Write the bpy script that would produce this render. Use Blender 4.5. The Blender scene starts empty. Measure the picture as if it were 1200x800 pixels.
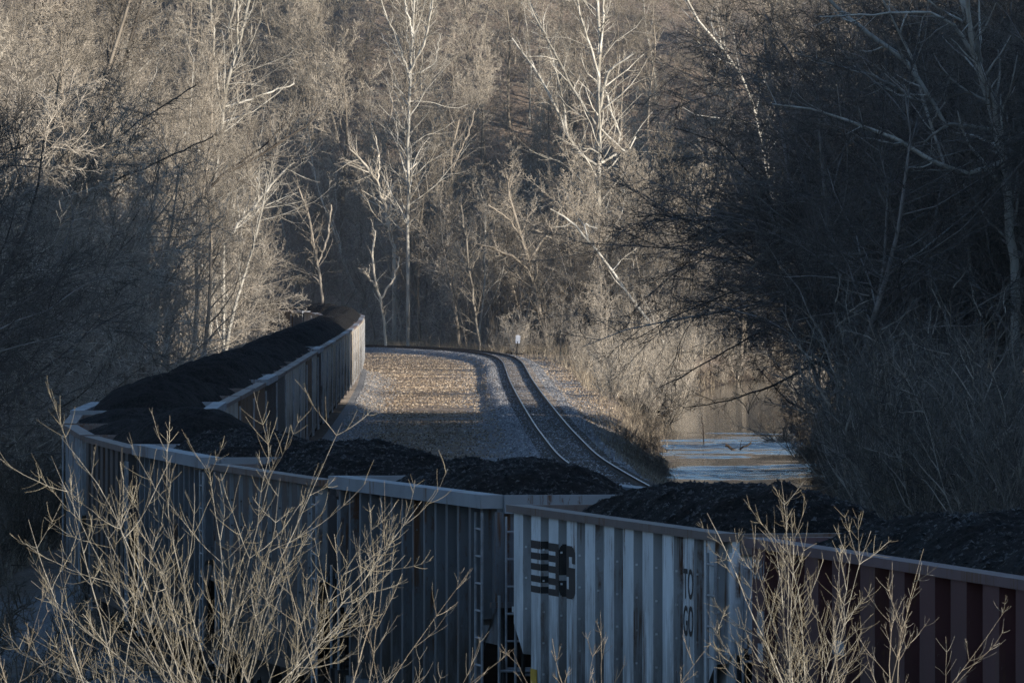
import bpy, math, random
import numpy as np
from mathutils import Vector, Matrix

# ------------------------------------------------------------------ camera, sky, sun, exposure
SC = bpy.context.scene
COL = SC.collection
F = 11000.0                     # focal length in photo pixels (1200 wide)
CAMH = 7.1                      # camera height above the rail heads (z = 0)
HOR = 318.0                     # image row of the horizon
R = math.radians
cam = bpy.data.cameras.new('camera'); camo = bpy.data.objects.new('camera', cam); COL.objects.link(camo)
cam.lens = 36.0 * F / 1200.0; cam.sensor_width = 36.0
cam.clip_start = 1.0; cam.clip_end = 6000.0
camo.location = (0, 0, CAMH)
camo.rotation_euler = (R(90) - math.atan((400 - HOR) / F), 0, 0)
cam.dof.use_dof = True; cam.dof.focus_distance = 150.0; cam.dof.aperture_fstop = 42.0
SC.camera = camo

SUN_EL = 13.5
sd = Vector((0.76, -0.65, 0)).normalized() * math.cos(R(SUN_EL)); sd.z = math.sin(R(SUN_EL))   # towards the sun
w = bpy.data.worlds.new('World'); SC.world = w; w.use_nodes = True
nt = w.node_tree; bg = nt.nodes['Background']
sky = nt.nodes.new('ShaderNodeTexSky'); sky.sky_type = 'NISHITA'; sky.sun_disc = False
sky.sun_elevation = R(SUN_EL); sky.sun_rotation = math.atan2(sd.x, sd.y)
sky.air_density = 1.0; sky.dust_density = 0.4; sky.ozone_density = 3.0
nt.links.new(sky.outputs[0], bg.inputs[0]); bg.inputs[1].default_value = 0.115
sl = bpy.data.lights.new('sun', 'SUN'); slo = bpy.data.objects.new('sun', sl); COL.objects.link(slo)
sl.energy = 5.0; sl.angle = R(0.5); sl.color = (1.0, 0.895, 0.755)
slo.rotation_euler = sd.to_track_quat('Z', 'Y').to_euler()
vs = SC.view_settings; vs.view_transform = 'Standard'; vs.look = 'None'; vs.gamma = 1.0; vs.exposure = 0.75; vs.use_curve_mapping = False
cy = SC.cycles
cy.max_bounces = 4; cy.diffuse_bounces = 2; cy.glossy_bounces = 2; cy.transmission_bounces = 2; cy.volume_bounces = 0; cy.transparent_max_bounces = 4
cy.use_adaptive_sampling = True; cy.adaptive_threshold = 0.02
cy.use_denoising = True; cy.denoiser = 'OPENIMAGEDENOISE'; cy.denoising_input_passes = 'RGB_ALBEDO_NORMAL'; cy.denoising_prefilter = 'NONE'

rng = np.random.default_rng(7)
random.seed(7)

def at(px, py, d):
    """world point seen at photo pixel (px, py) at distance d"""
    return np.array([(px - 600.0) / F * d, d, CAMH - (py - HOR) / F * d])

# ------------------------------------------------------------------ materials
class NT:
    def __init__(s, name):
        s.m = bpy.data.materials.new(name); s.m.use_nodes = True
        s.t = s.m.node_tree; s.b = s.t.nodes['Principled BSDF']; s.b.inputs['Specular IOR Level'].default_value = 0.25
        s.b.inputs['Roughness'].default_value = 0.85
    def n(s, typ, **kw):
        x = s.t.nodes.new(typ)
        for k, v in kw.items():
            if k.startswith('i_'): x.inputs[k[2:].replace('_', ' ')].default_value = v
            else: setattr(x, k, v)
        return x
    def l(s, a, b): s.t.links.new(a, b)
    def coord(s, scale=(1, 1, 1), kind='Object'):
        tc = s.n('ShaderNodeTexCoord'); mp = s.n('ShaderNodeMapping'); mp.inputs['Scale'].default_value = scale
        s.l(tc.outputs[kind], mp.inputs[0]); return mp.outputs[0]
    def noise(s, vec, scale, detail=4, rough=0.6):
        x = s.n('ShaderNodeTexNoise'); x.inputs['Scale'].default_value = scale; x.inputs['Detail'].default_value = detail; x.inputs['Roughness'].default_value = rough
        s.l(vec, x.inputs['Vector']); return x.outputs[0]
    def ramp(s, fac, stops):
        x = s.n('ShaderNodeValToRGB'); e = x.color_ramp.elements
        while len(e) < len(stops): e.new(0.5)
        for q, (p, c) in zip(e, stops):
            q.position = p; q.color = (c if hasattr(c, '__len__') else (c, c, c)) [:3] + (1,) if hasattr(c, '__len__') else (c, c, c, 1)
        s.l(fac, x.inputs[0]); return x.outputs[0]
    def mix(s, fac, a, b):
        x = s.n('ShaderNodeMix', data_type='RGBA')
        for v, i in ((fac, 0), (a, 6), (b, 7)):
            if hasattr(v, 'is_linked') or isinstance(v, bpy.types.NodeSocket): s.l(v, x.inputs[i])
            elif i == 0: x.inputs[0].default_value = v
            else: x.inputs[i].default_value = tuple(v) + (1,)
        return x.outputs[2]
    def mul(s, col, fac):
        x = s.n('ShaderNodeMix', data_type='RGBA', blend_type='MULTIPLY'); x.inputs[0].default_value = 1.0
        s.l(col, x.inputs[6]); s.l(fac, x.inputs[7]); return x.outputs[2]
    def out(s, col): s.l(col, s.b.inputs['Base Color']); return s.m
    def bump(s, h, strength=0.5, dist=0.05):
        x = s.n('ShaderNodeBump'); x.inputs['Strength'].default_value = strength; x.inputs['Distance'].default_value = dist
        s.l(h, x.inputs['Height']); s.l(x.outputs[0], s.b.inputs['Normal'])

def bark(name, c1, c2, scale=3.0, vary=0.35, zs=0.3, island_=.5):
    t = NT(name); v = t.coord((1, 1, zs)); f = t.noise(v, scale, 5, 0.65)
    col = t.ramp(f, [(0.35, c1), (0.65, c2)])
    oi = t.n('ShaderNodeObjectInfo'); k = t.ramp(oi.outputs['Random'], [(0, 1 - vary), (1, 1 + vary * 0.6)])
    ge = t.n('ShaderNodeNewGeometry'); k2 = t.ramp(ge.outputs['Random Per Island'], [(0, 1 - island_), (1, 1 + island_ * .55)])
    t.b.inputs['Roughness'].default_value = 0.8
    return t.out(t.mul(t.mul(col, k), k2))

M = {}
M['bark'] = bark('bare_bark', (.19, .165, .135), (.34, .30, .25))
M['twig'] = bark('bare_twig', (.265, .235, .195), (.475, .425, .355), 1.2, .5)
M['warm_twig'] = bark('warm_twig', (.285, .255, .215), (.49, .445, .38), 1.2, .5)
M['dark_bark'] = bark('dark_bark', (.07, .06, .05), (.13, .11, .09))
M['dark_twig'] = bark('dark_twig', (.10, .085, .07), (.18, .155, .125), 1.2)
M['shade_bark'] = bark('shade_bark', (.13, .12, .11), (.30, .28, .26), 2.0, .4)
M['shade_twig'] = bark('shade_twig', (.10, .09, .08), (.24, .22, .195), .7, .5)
M['white_bark'] = bark('white_bark', (.26, .24, .20), (.60, .58, .53), 1.6, 0.15)
M['pale_twig'] = bark('pale_twig', (.38, .34, .28), (.56, .52, .45), 1.2, .15)
M['yellow_stem'] = bark('yellow_stem', (.095, .088, .074), (.40, .375, .32), 9.0, 0.1, .6)
M['yellow_twig'] = bark('yellow_twig', (.14, .12, .085), (.34, .305, .225), 5.0, 0.1, .6)
M['grey_stem'] = bark('grey_stem', (.16, .135, .105), (.30, .26, .20), 9.0, 0.1, .6)

def simple(name, col, rough=0.8, metal=0.0, spec=0.25, nscale=None, c2=None):
    t = NT(name); t.b.inputs['Roughness'].default_value = rough; t.b.inputs['Metallic'].default_value = metal; t.b.inputs['Specular IOR Level'].default_value = spec
    c2 = c2 or tuple(c * 0.6 for c in col)
    f = t.noise(t.coord(), nscale or 4.0, 5, 0.65)
    return t.out(t.ramp(f, [(0.35, c2), (0.65, col)]))

def paint(name, col, rust=(.10, .045, .022), amount=0.5, grime=(.05, .045, .04), rough=0.6, vary=0.0):
    t = NT(name); t.b.inputs['Roughness'].default_value = rough
    oi = t.n('ShaderNodeObjectInfo')
    tc = t.n('ShaderNodeTexCoord'); ad = t.n('ShaderNodeVectorMath', operation='ADD'); t.l(tc.outputs['Object'], ad.inputs[0])
    rs = t.n('ShaderNodeVectorMath', operation='SCALE'); cb = t.n('ShaderNodeCombineXYZ'); t.l(oi.outputs['Random'], cb.inputs[0]); t.l(oi.outputs['Random'], cb.inputs[2])
    t.l(cb.outputs[0], rs.inputs[0]); rs.inputs['Scale'].default_value = 57.0; t.l(rs.outputs[0], ad.inputs[1])
    def mp(scale):
        x = t.n('ShaderNodeMapping'); x.inputs['Scale'].default_value = scale; t.l(ad.outputs[0], x.inputs[0]); return x.outputs[0]
    base = t.ramp(t.noise(mp((.8, .8, .6)), 1.3, 4), [(0.3, tuple(c * .72 for c in col)), (0.7, col)])
    k = t.ramp(oi.outputs['Random'], [(0, 1 - vary), (1, 1 + vary)])
    base = t.mul(base, k)
    streak = t.ramp(t.noise(mp((5, 5, .22)), 2.2, 5, .7), [(0.47, 0.0), (0.60, 1.0)])
    patch = t.ramp(t.noise(mp((1, 1, .45)), 1.1, 6, .75), [(0.57 - amount * .11, 0.0), (0.58, 1.0)])
    m1 = t.n('ShaderNodeMath', operation='MULTIPLY'); t.l(streak, m1.inputs[0]); t.l(patch, m1.inputs[1])
    c = t.mix(m1.outputs[0], base, rust)
    sep = t.n('ShaderNodeSeparateXYZ'); t.l(tc.outputs['Object'], sep.inputs[0])
    low = t.n('ShaderNodeMapRange'); low.inputs[1].default_value = 3.3; low.inputs[2].default_value = 1.3; t.l(sep.outputs[2], low.inputs[0])
    m2 = t.n('ShaderNodeMath', operation='MULTIPLY'); t.l(low.outputs[0], m2.inputs[0]); t.l(t.ramp(t.noise(mp((3, 3, .5)), 1.8, 5, .7), [(0.33, 0.0), (0.55, 0.92)]), m2.inputs[1])
    c = t.mix(m2.outputs[0], c, grime)
    return t.out(c)

M['white_paint'] = paint('white_paint', (.74, .76, .78), amount=.85)
M['flank_shade_grime'] = paint('flank_shade_grime', (.36, .37, .385), amount=.9)  # flank shade painted in as grey, with real rust and dirt over it
M['grey_paint'] = paint('grey_paint', (.155, .17, .19), amount=.4)
M['galvanised'] = paint('galvanised', (.27, .29, .32), amount=.2)
M['dark_paint'] = paint('dark_paint', (.075, .072, .075), amount=.7)
M['maroon_paint'] = paint('maroon_paint', (.085, .026, .030), amount=.4, grime=(.035, .02, .018))
M['brown_paint'] = paint('brown_paint', (.13, .085, .06), amount=.7)
M['chord_rust'] = paint('chord_rust', (.17, .135, .125), amount=.6)
M['chord_maroon'] = paint('chord_maroon', (.15, .09, .095), amount=.4)
M['weathered'] = paint('sunlit_weathered_paint', (.40, .36, .30), amount=.7)  # tan raised to carry sunlight on the far cars; the rust is wear
M['black_iron'] = simple('black_iron', (.03, .028, .027), .75)
M['steel'] = simple('steel_bar', (.33, .34, .36), .5)
M['logo_black'] = simple('logo_black', (.018, .019, .022), .6, nscale=8)
M['stencil_white'] = simple('stencil_white', (.42, .40, .40), .7, nscale=20, c2=(.20, .17, .17))
M['yellow_mark'] = simple('yellow_mark', (.60, .36, .03), .5)
M['rail_head'] = simple('rail_head', (.30, .29, .29), .35, .6, .4, 2.0, (.18, .15, .13))
M['rail_side'] = simple('rail_side', (.075, .055, .045), .85)
M['tie'] = simple('tie_wood', (.15, .13, .115), .9)
M['sign_white'] = simple('sign_white', (.62, .66, .74), .5, nscale=3, c2=(.5, .53, .6))
M['dead_wood'] = simple('dead_wood', (.40, .35, .29), .85)
M['root_wood'] = simple('root_wood', (.06, .045, .035), .9)

t = NT('coal'); v = t.coord()
f1 = t.noise(v, 16.0, 6, .8); t.b.inputs['Roughness'].default_value = .8; t.b.inputs['Specular IOR Level'].default_value = .06
t.bump(t.noise(v, 7.0, 6, .75), 1.0, .12); M['coal'] = t.out(t.ramp(f1, [(.35, (.005, .005, .006)), (.62, (.03, .029, .028)), (.75, (.075, .07, .066))]))

t = NT('ground')
vc = t.n('ShaderNodeVertexColor', layer_name='zone'); sep = t.n('ShaderNodeSeparateColor'); t.l(vc.outputs[0], sep.inputs[0])
v = t.coord()
gravel = t.ramp(t.noise(v, 5.0, 6, .8), [(.3, (.10, .10, .105)), (.5, (.22, .22, .225)), (.72, (.40, .39, .38))])
leaf = t.ramp(t.noise(v, 3.0, 7, .8), [(.3, (.09, .07, .055)), (.5, (.22, .175, .14)), (.7, (.38, .32, .26))])
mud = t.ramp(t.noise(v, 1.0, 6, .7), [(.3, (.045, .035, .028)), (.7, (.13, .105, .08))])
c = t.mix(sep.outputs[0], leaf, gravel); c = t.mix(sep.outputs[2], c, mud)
t.bump(t.noise(v, 6.0, 6, .8), .8, .1); t.b.inputs['Roughness'].default_value = .95; t.b.inputs['Specular IOR Level'].default_value = .1
M['ground'] = t.out(c)

def island(name, stops, rough=.9):
    t = NT(name); g = t.n('ShaderNodeNewGeometry'); t.b.inputs['Roughness'].default_value = rough
    return t.out(t.ramp(g.outputs['Random Per Island'], stops))
M['leaf'] = island('leaf_litter', [(0, (.11, .085, .065)), (.35, (.245, .185, .13)), (.7, (.37, .295, .215)), (1, (.53, .45, .36))])
M['coal_lump'] = island('coal_lump', [(0, (.006, .006, .007)), (.7, (.03, .029, .028)), (1, (.085, .08, .075))], .55)
M['stone'] = island('ballast_stone', [(0, (.09, .09, .095)), (.5, (.24, .24, .245)), (1, (.46, .45, .44))])
M['straw'] = island('dry_straw', [(0, (.11, .09, .07)), (.5, (.24, .20, .15)), (1, (.38, .33, .25))])

t = NT('water'); v = t.coord((1, .35, 1)); t.b.inputs['Roughness'].default_value = .06; t.b.inputs['Specular IOR Level'].default_value = .5
t.b.inputs['Base Color'].default_value = (.045, .035, .022, 1); M['water'] = t.m

# ------------------------------------------------------------------ mesh helpers
def mesh_np(name, V, Q, mat, smooth=False, tri=None):
    me = bpy.data.meshes.new(name)
    V = np.asarray(V, dtype=np.float32).reshape(-1, 3); Q = np.asarray(Q, dtype=np.int32)
    k = Q.shape[1]
    me.vertices.add(len(V)); me.vertices.foreach_set('co', V.ravel())
    me.loops.add(Q.size); me.loops.foreach_set('vertex_index', Q.ravel())
    me.polygons.add(len(Q)); me.polygons.foreach_set('loop_start', np.arange(0, Q.size, k, dtype=np.int32))
    try: me.polygons.foreach_set('loop_total', np.full(len(Q), k, dtype=np.int32))
    except Exception: pass
    if smooth: me.polygons.foreach_set('use_smooth', np.ones(len(Q), dtype=bool))
    me.update(calc_edges=True)
    if mat is not None: me.materials.append(mat)
    return me

def link(name, data, parent=None, loc=None):
    o = bpy.data.objects.new(name, data); COL.objects.link(o)
    if parent is not None: o.parent = parent
    if loc is not None: o.location = loc
    return o

def tag(o, label=None, cat=None, group=None, kind=None):
    if label: o['label'] = label
    if cat: o['category'] = cat
    if group: o['group'] = group
    if kind: o['kind'] = kind
    return o

class MB:
    def __init__(s): s.v = []; s.f = []
    def add(s, vs, fs):
        b = len(s.v); s.v += [tuple(p) for p in vs]; s.f += [tuple(i + b for i in f) for f in fs]
    def box(s, x0, x1, y0, y1, z0, z1):
        s.add([(x0, y0, z0), (x1, y0, z0), (x1, y1, z0), (x0, y1, z0), (x0, y0, z1), (x1, y0, z1), (x1, y1, z1), (x0, y1, z1)],
              [(3, 2, 1, 0), (4, 5, 6, 7), (0, 1, 5, 4), (1, 2, 6, 5), (2, 3, 7, 6), (3, 0, 4, 7)])
    def prism_y(s, poly, y0, y1):                      # poly in (x, z), extruded along y
        n = len(poly)
        s.add([(x, y0, z) for x, z in poly] + [(x, y1, z) for x, z in poly],
              [tuple(range(n))[::-1], tuple(range(n, 2 * n))] + [(i, (i + 1) % n, n + (i + 1) % n, n + i) for i in range(n)])
    def rod(s, a, b, r, n=8):
        a = Vector(a); b = Vector(b); d = (b - a).normalized(); u = d.orthogonal().normalized(); w_ = d.cross(u)
        vs = []
        for p in (a, b):
            vs += [p + (u * math.cos(2 * math.pi * i / n) + w_ * math.sin(2 * math.pi * i / n)) * r for i in range(n)]
        s.add(vs, [(i, (i + 1) % n, n + (i + 1) % n, n + i) for i in range(n)] + [tuple(range(n))[::-1], tuple(range(n, 2 * n))])
    def mesh(s, name, mat):
        me = bpy.data.meshes.new(name); me.from_pydata(s.v, [], s.f); me.update()
        if mat is not None: me.materials.append(mat)
        return me
    def build(s, name, mat, parent=None): return link(name, s.mesh(name, mat), parent)

def tubes(pts, rads, sides):
    """pts N,S,3  rads N,S -> verts, quads"""
    N, S, _ = pts.shape
    d = np.gradient(pts, axis=1); d /= np.linalg.norm(d, axis=2, keepdims=True) + 1e-9
    m = np.abs(d.mean(axis=1)); ax = np.argmin(m, axis=1); ref = np.zeros((N, 3)); ref[np.arange(N), ax] = 1
    u = np.cross(d, ref[:, None, :]); u /= np.linalg.norm(u, axis=2, keepdims=True) + 1e-9
    w_ = np.cross(d, u)
    a = np.arange(sides) * 2 * np.pi / sides
    V = pts[:, :, None, :] + rads[:, :, None, None] * (np.cos(a)[None, None, :, None] * u[:, :, None, :] + np.sin(a)[None, None, :, None] * w_[:, :, None, :])
    base = (np.arange(N) * S * sides)[:, None, None]; ring = (np.arange(S - 1) * sides)[None, :, None]; i = np.arange(sides)[None, None, :]; j = (i + 1) % sides
    q = np.stack([base + ring + i, base + ring + j, base + ring + sides + j, base + ring + sides + i], axis=-1)
    return V.reshape(-1, 3), q.reshape(-1, 4)

class Tubes:
    def __init__(s): s.V = []; s.Q = []; s.n = 0
    def add(s, pts, rads, sides):
        if len(pts) == 0: return
        V, Q = tubes(np.asarray(pts, float), np.asarray(rads, float), sides); s.V.append(V); s.Q.append(Q + s.n); s.n += len(V)
    def mesh(s, name, mat): return mesh_np(name, np.concatenate(s.V), np.concatenate(s.Q), mat, True)

def grow(g, P, D, L, Rr, nseg, wig, trop, taper):
    P = np.array(P, float); D = np.array(D, float); L = np.asarray(L, float); Rr = np.asarray(Rr, float)
    pts = [P]; ds = [D]; rs = [Rr]
    for i in range(nseg):
        D = D + g.normal(0, wig, D.shape); D[:, 2] += trop; D /= np.linalg.norm(D, axis=1, keepdims=True)
        P = P + D * (L / nseg)[:, None]; pts.append(P); ds.append(D); rs.append(Rr * (1 - (1 - taper) * (i + 1) / nseg))
    return np.stack(pts, 1), np.stack(rs, 1), np.stack(ds, 1)

def kids(g, br, L, k, t0, t1, ang, angj, ratio, rratio, rmin, fall=.55, flat=0.0):
    pts, rads, ds = br; N, S1, _ = pts.shape; S = S1 - 1
    t = (np.arange(k)[None, :] + g.random((N, k))) / k * (t1 - t0) + t0
    f = np.clip(t * S, 0, S - 1e-4); i = f.astype(int); fr = (f - i)[..., None]; n = np.arange(N)[:, None]
    P = pts[n, i] * (1 - fr) + pts[n, i + 1] * fr; D = ds[n, i + 1]; r = rads[n, i] * (1 - fr[..., 0]) + rads[n, i + 1] * fr[..., 0]
    v = g.normal(0, 1, (N, k, 3)); v[..., 2] *= (1 - flat); v -= (v * D).sum(-1, keepdims=True) * D; v /= np.linalg.norm(v, axis=-1, keepdims=True) + 1e-9
    a = R(ang) + g.normal(0, R(angj), (N, k)); C = np.cos(a)[..., None] * D + np.sin(a)[..., None] * v
    CL = L[:, None] * ratio * (1 - fall * t) * g.uniform(.55, 1.2, (N, k)); CR = np.maximum(r * rratio * g.uniform(.7, 1.0, (N, k)), rmin)
    return P.reshape(-1, 3), C.reshape(-1, 3), CL.ravel(), CR.ravel()

def make_tree(seed, H, r0, style):
    """returns (trunk mesh arrays, crown mesh arrays)"""
    g = np.random.default_rng(seed); T = Tubes(); C = Tubes()
    s = dict(lean=.05, wig=.05, trop=.06, k1=14, t1=.25, a1=48, l1=.5, trop1=.06, w1=.13, k2=9, l2=.5, a2=45, trop2=.03, k3=8, l3=.5, a3=42, trop3=.02, k4=4, l4=.55, rmin=.007, stems=1, spread=.0, rr=.55, flat=0., fall=.55)
    s.update(style)
    n = s['stems']; an = g.uniform(0, 2 * np.pi, n) if n > 1 else np.zeros(1)
    D = np.stack([np.cos(an) * s['spread'] * g.uniform(.4, 1.2, n) + g.normal(0, s['lean'], n), np.sin(an) * s['spread'] * g.uniform(.4, 1.2, n) + g.normal(0, s['lean'], n), np.ones(n)], 1); D /= np.linalg.norm(D, axis=1, keepdims=True)
    P = np.stack([np.cos(an) * r0 * (n > 1), np.sin(an) * r0 * (n > 1), np.full(n, -.25)], 1)
    L0 = H * g.uniform(.75, 1.0, n) if n > 1 else np.array([H])
    b0 = grow(g, P, D, L0, np.full(n, r0) * g.uniform(.7, 1, n), 9, s['wig'], s['trop'], .12)
    b0[1][:, 0] *= 1.35; T.add(b0[0], b0[1], 7)
    c = kids(g, b0, L0, s['k1'], s['t1'], 1.0, s['a1'], 11, s['l1'], s['rr'], .02, s['fall'], 0)
    b1 = grow(g, *c, 6, s['w1'], s['trop1'], .2); T.add(b1[0], b1[1], 5)
    c2 = kids(g, b1, c[2], s['k2'], .15, 1.0, s['a2'], 14, s['l2'], .55, .011, .5, s['flat'])
    b2 = grow(g, *c2, 5, .13, s['trop2'], .3); C.add(b2[0], b2[1], 4)
    c3 = kids(g, b2, c2[2], s['k3'], .15, 1.0, s['a3'], 15, s['l3'], .6, s['rmin'], .45, s['flat'])
    b3 = grow(g, *c3, 3, .15, s['trop3'], .5); C.add(b3[0], b3[1], 3)
    if s['k4']:
        c4 = kids(g, b3, c3[2], s['k4'], .2, 1.0, 40, 15, s['l4'], .8, s['rmin'] * .8, .4, 0)
        b4 = grow(g, *c4, 2, .15, s['trop3'], .6); C.add(b4[0], b4[1], 3)
    return T, C

class Proto:
    def __init__(s, name, seed, H, r0, style, mt, mc):
        T, C = make_tree(seed, H, r0, style); s.name = name
        s.t = T.mesh(name + '_trunk', M[mt]); s.c = C.mesh(name + '_crown', M[mc])
    def put(s, x, y, z, sc, rot, label, cat, group, lean=(0, 0)):
        e = link(s.name, None, None, (x, y, z)); e.rotation_euler = (lean[0], lean[1], rot); e.scale = sc if hasattr(sc, '__len__') else (sc, sc, sc); e.empty_display_size = .3
        tag(e, label, cat, group)
        a = link('trunk', s.t, e); b = link('crown', s.c, e)
        return e

# ------------------------------------------------------------------ the lie of the land
def smooth_fn(nodes, sig):
    n = np.array(nodes, float); yy = np.arange(n[0, 0] - 60, n[-1, 0] + 60, 2.0)
    s0 = (n[1, 1] - n[0, 1]) / (n[1, 0] - n[0, 0]); s1 = (n[-1, 1] - n[-2, 1]) / (n[-1, 0] - n[-2, 0])
    xx = np.interp(yy, n[:, 0], n[:, 1]); lo = yy < n[0, 0]; hi = yy > n[-1, 0]
    xx[lo] = n[0, 1] + (yy[lo] - n[0, 0]) * s0; xx[hi] = n[-1, 1] + (yy[hi] - n[-1, 0]) * s1
    k = np.exp(-.5 * (np.arange(-60, 61) * 2.0 / sig) ** 2); k /= k.sum()
    pad = np.concatenate([xx[0] + (np.arange(-60, 0)) * 2 * s0, xx, xx[-1] + np.arange(1, 61) * 2 * s1])
    xs = np.convolve(pad, k, 'valid')
    return lambda y: np.interp(y, yy, xs)
X1 = smooth_fn([(20, 21), (60, 12.9), (97, 7.0), (113.5, 4.4), (129, 1.6), (143.5, -1.3), (156.4, -3.55), (171, -5.5), (186, -7.2), (200, -8.1), (212, -8.4), (225, -8.5), (253, -8.62), (293, -8.8), (329, -9.05), (391, -9.5), (446, -9.85), (517, -10.4), (600, -11.2), (690, -12.4), (733, -14.1), (782, -18.2), (830, -26), (880, -38), (930, -54)], 7.0)
X2 = smooth_fn([(20, 30), (113, 17), (200, 9.0), (260, 5.7), (310, 3.8), (360, 2.57), (429, 1.87), (488, 1.42), (550, .99), (615, .59), (737, .07), (785, -.5), (822, -1.7), (860, -4.6), (890, -9), (920, -16), (948, -31), (975, -52), (1000, -78)], 12.0)
SHORE = smooth_fn([(20, 16), (200, 10.5), (300, 8.3), (374, 7.5), (436, 7.4), (510, 8.35), (580, 9.3), (652, 10.9), (720, 13.4), (800, 18.0), (860, 24), (930, 36)], 12.0)
YF = lambda x: np.interp(x, [-120, -80, -50, -30, -16, -9, -4, 0, 4, 10, 40], [1050, 1022, 992, 966, 939, 912, 893, 884, 876, 872, 868])
WATER = -2.5

def vnoise(x, y, sc, seed=0):
    x = np.asarray(x) / sc; y = np.asarray(y) / sc; xi = np.floor(x); yi = np.floor(y); fx = x - xi; fy = y - yi; fx = fx * fx * (3 - 2 * fx); fy = fy * fy * (3 - 2 * fy)
    def h(a, b): q = np.sin(a * 127.1 + b * 311.7 + seed * 74.7) * 43758.5453; return q - np.floor(q)
    return (h(xi, yi) * (1 - fx) + h(xi + 1, yi) * fx) * (1 - fy) + (h(xi, yi + 1) * (1 - fx) + h(xi + 1, yi + 1) * fx) * fy - .5
def sst(a, b, x): t = np.clip((x - a) / (b - a), 0, 1); return t * t * (3 - 2 * t)

def shade_ridge_top(y): return np.interp(y, [-400, -60, 8, 20, 36, 52, 200, 300, 328, 368, 384, 402, 440, 480, 600, 838, 846, 860, 890, 904, 914, 1500], [20, 10, 3, 8, 24, 33, 36, 36, 41, 40, 27, 15, 12, 6, 2, 2, 20, 56, 56, 26, 3, 4])  # height of the added, unseen ridge; the late peak shades the far hollow

def ground_z(x, y):
    x = np.asarray(x, float); y = np.asarray(y, float)
    x1 = X1(y); x2 = X2(y); sh = SHORE(y)
    dx1 = (X1(y + 2) - X1(y - 2)) / 4; dx2 = (X2(y + 2) - X2(y - 2)) / 4
    d1 = np.abs(x - x1) / np.sqrt(1 + dx1 ** 2); d2 = np.abs(x - x2) / np.sqrt(1 + dx2 ** 2)
    z = -.62 + .10 * vnoise(x, y, 6, 1) + .06 * vnoise(x, y, 1.3, 2)
    for d in (d1, d2):
        z = np.maximum(z, -.205 - np.maximum(0, d - 1.75) * .42 + np.where(d < 1.75, 0, .03 * vnoise(x, y, .7, 3)))
    # left hillside
    s = x1 - 5.5 - x
    hl = np.maximum(0, s - 2.5) * (.10 + .42 * sst(230, 330, y)) ; hl = np.minimum(hl, 45 + 6 * vnoise(x, y, 30, 4))
    z = np.where(s > 0, z - .5 * sst(0, 1.5, s) * (1 - sst(2.5, 5, s)) + hl + np.minimum(1, hl) * vnoise(x, y, 9, 5) * 1.6, z)
    # creek
    b = x - sh
    bank = sst(-4.2, .8, b + .9 * vnoise(x, y, 3.0, 14) + .5 * vnoise(x, y, 1.1, 15)); z = z * (1 - bank) + (WATER - .25) * bank
    chan = sst(0.5, 3.0, b); z = z - chan * .8
    far = sst(6.3, 9.5, b); z = z * (1 - far) + (-.9 + .3 * vnoise(x, y, 5, 6)) * far
    z = z + np.minimum(np.maximum(0, b - 11) * .30, 5) * sst(240, 330, y) * sst(9, 16, b) + sst(9, 14, b) * vnoise(x, y, 11, 8)
    # far hillside
    yf = y - YF(x); yh = np.minimum(yf - 3, y - (938 - .35 * np.clip(x, -60, 60)))
    z = z + np.minimum(np.maximum(0, yh) * .45, 110 + 10 * vnoise(x, y, 60, 9)) + np.minimum(1, np.maximum(0, yf) / 8) * vnoise(x, y, 14, 10) * 3.0
    # unseen ridge on the right, added and shaped to shade yard and hollow
    rt = shade_ridge_top(y) * (1 + .18 * vnoise(x * 0, y, 16, 11) + .16 * vnoise(x * 0, y, 6, 12) + .22 * vnoise(x * 0, y, 2.6, 13))
    z = np.maximum(z, rt * sst(0, 24, x - 42 - np.maximum(0, y - 600) * .05) * (1 - .2 * sst(90, 180, x)) - 7 * (1 - sst(34, 42, x)) - .5)
    # bank under the camera
    z = z + np.maximum(0, 85 - y) * .055 * (x < 30)
    return z

def grid_lines(parts):
    out = []
    for a, b, st in parts: out += list(np.arange(a, b, st))
    return np.array(out + [parts[-1][1]])
gx = grid_lines([(-700, -300, 50), (-300, -80, 12), (-80, -16, 2.0), (-16, 20, .45), (20, 44, 2.0), (44, 80, 1.5), (80, 300, 14), (300, 700, 50)])
gy = grid_lines([(-300, 0, 6), (0, 320, 2), (320, 900, 1.25), (900, 1040, 2.5), (1040, 1400, 12), (1400, 2000, 100)])
GX, GY = np.meshgrid(gx, gy); GZ = ground_z(GX, GY)
nx, ny = len(gx), len(gy)
ii = (np.arange(ny - 1)[:, None] * nx + np.arange(nx - 1)[None, :]).ravel()
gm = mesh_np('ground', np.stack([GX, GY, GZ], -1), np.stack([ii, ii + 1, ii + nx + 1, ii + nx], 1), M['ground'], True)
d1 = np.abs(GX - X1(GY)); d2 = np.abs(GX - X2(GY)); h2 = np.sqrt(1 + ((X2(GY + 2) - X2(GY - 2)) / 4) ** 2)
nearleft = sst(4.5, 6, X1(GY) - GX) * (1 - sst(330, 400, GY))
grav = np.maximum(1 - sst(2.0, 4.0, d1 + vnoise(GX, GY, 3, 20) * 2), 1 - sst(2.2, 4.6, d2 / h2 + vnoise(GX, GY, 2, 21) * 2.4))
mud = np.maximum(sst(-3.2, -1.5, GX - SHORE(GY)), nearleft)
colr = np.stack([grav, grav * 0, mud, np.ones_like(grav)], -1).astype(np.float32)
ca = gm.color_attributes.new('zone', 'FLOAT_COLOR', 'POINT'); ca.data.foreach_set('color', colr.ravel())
tag(link('ground', gm), kind='structure')

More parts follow.
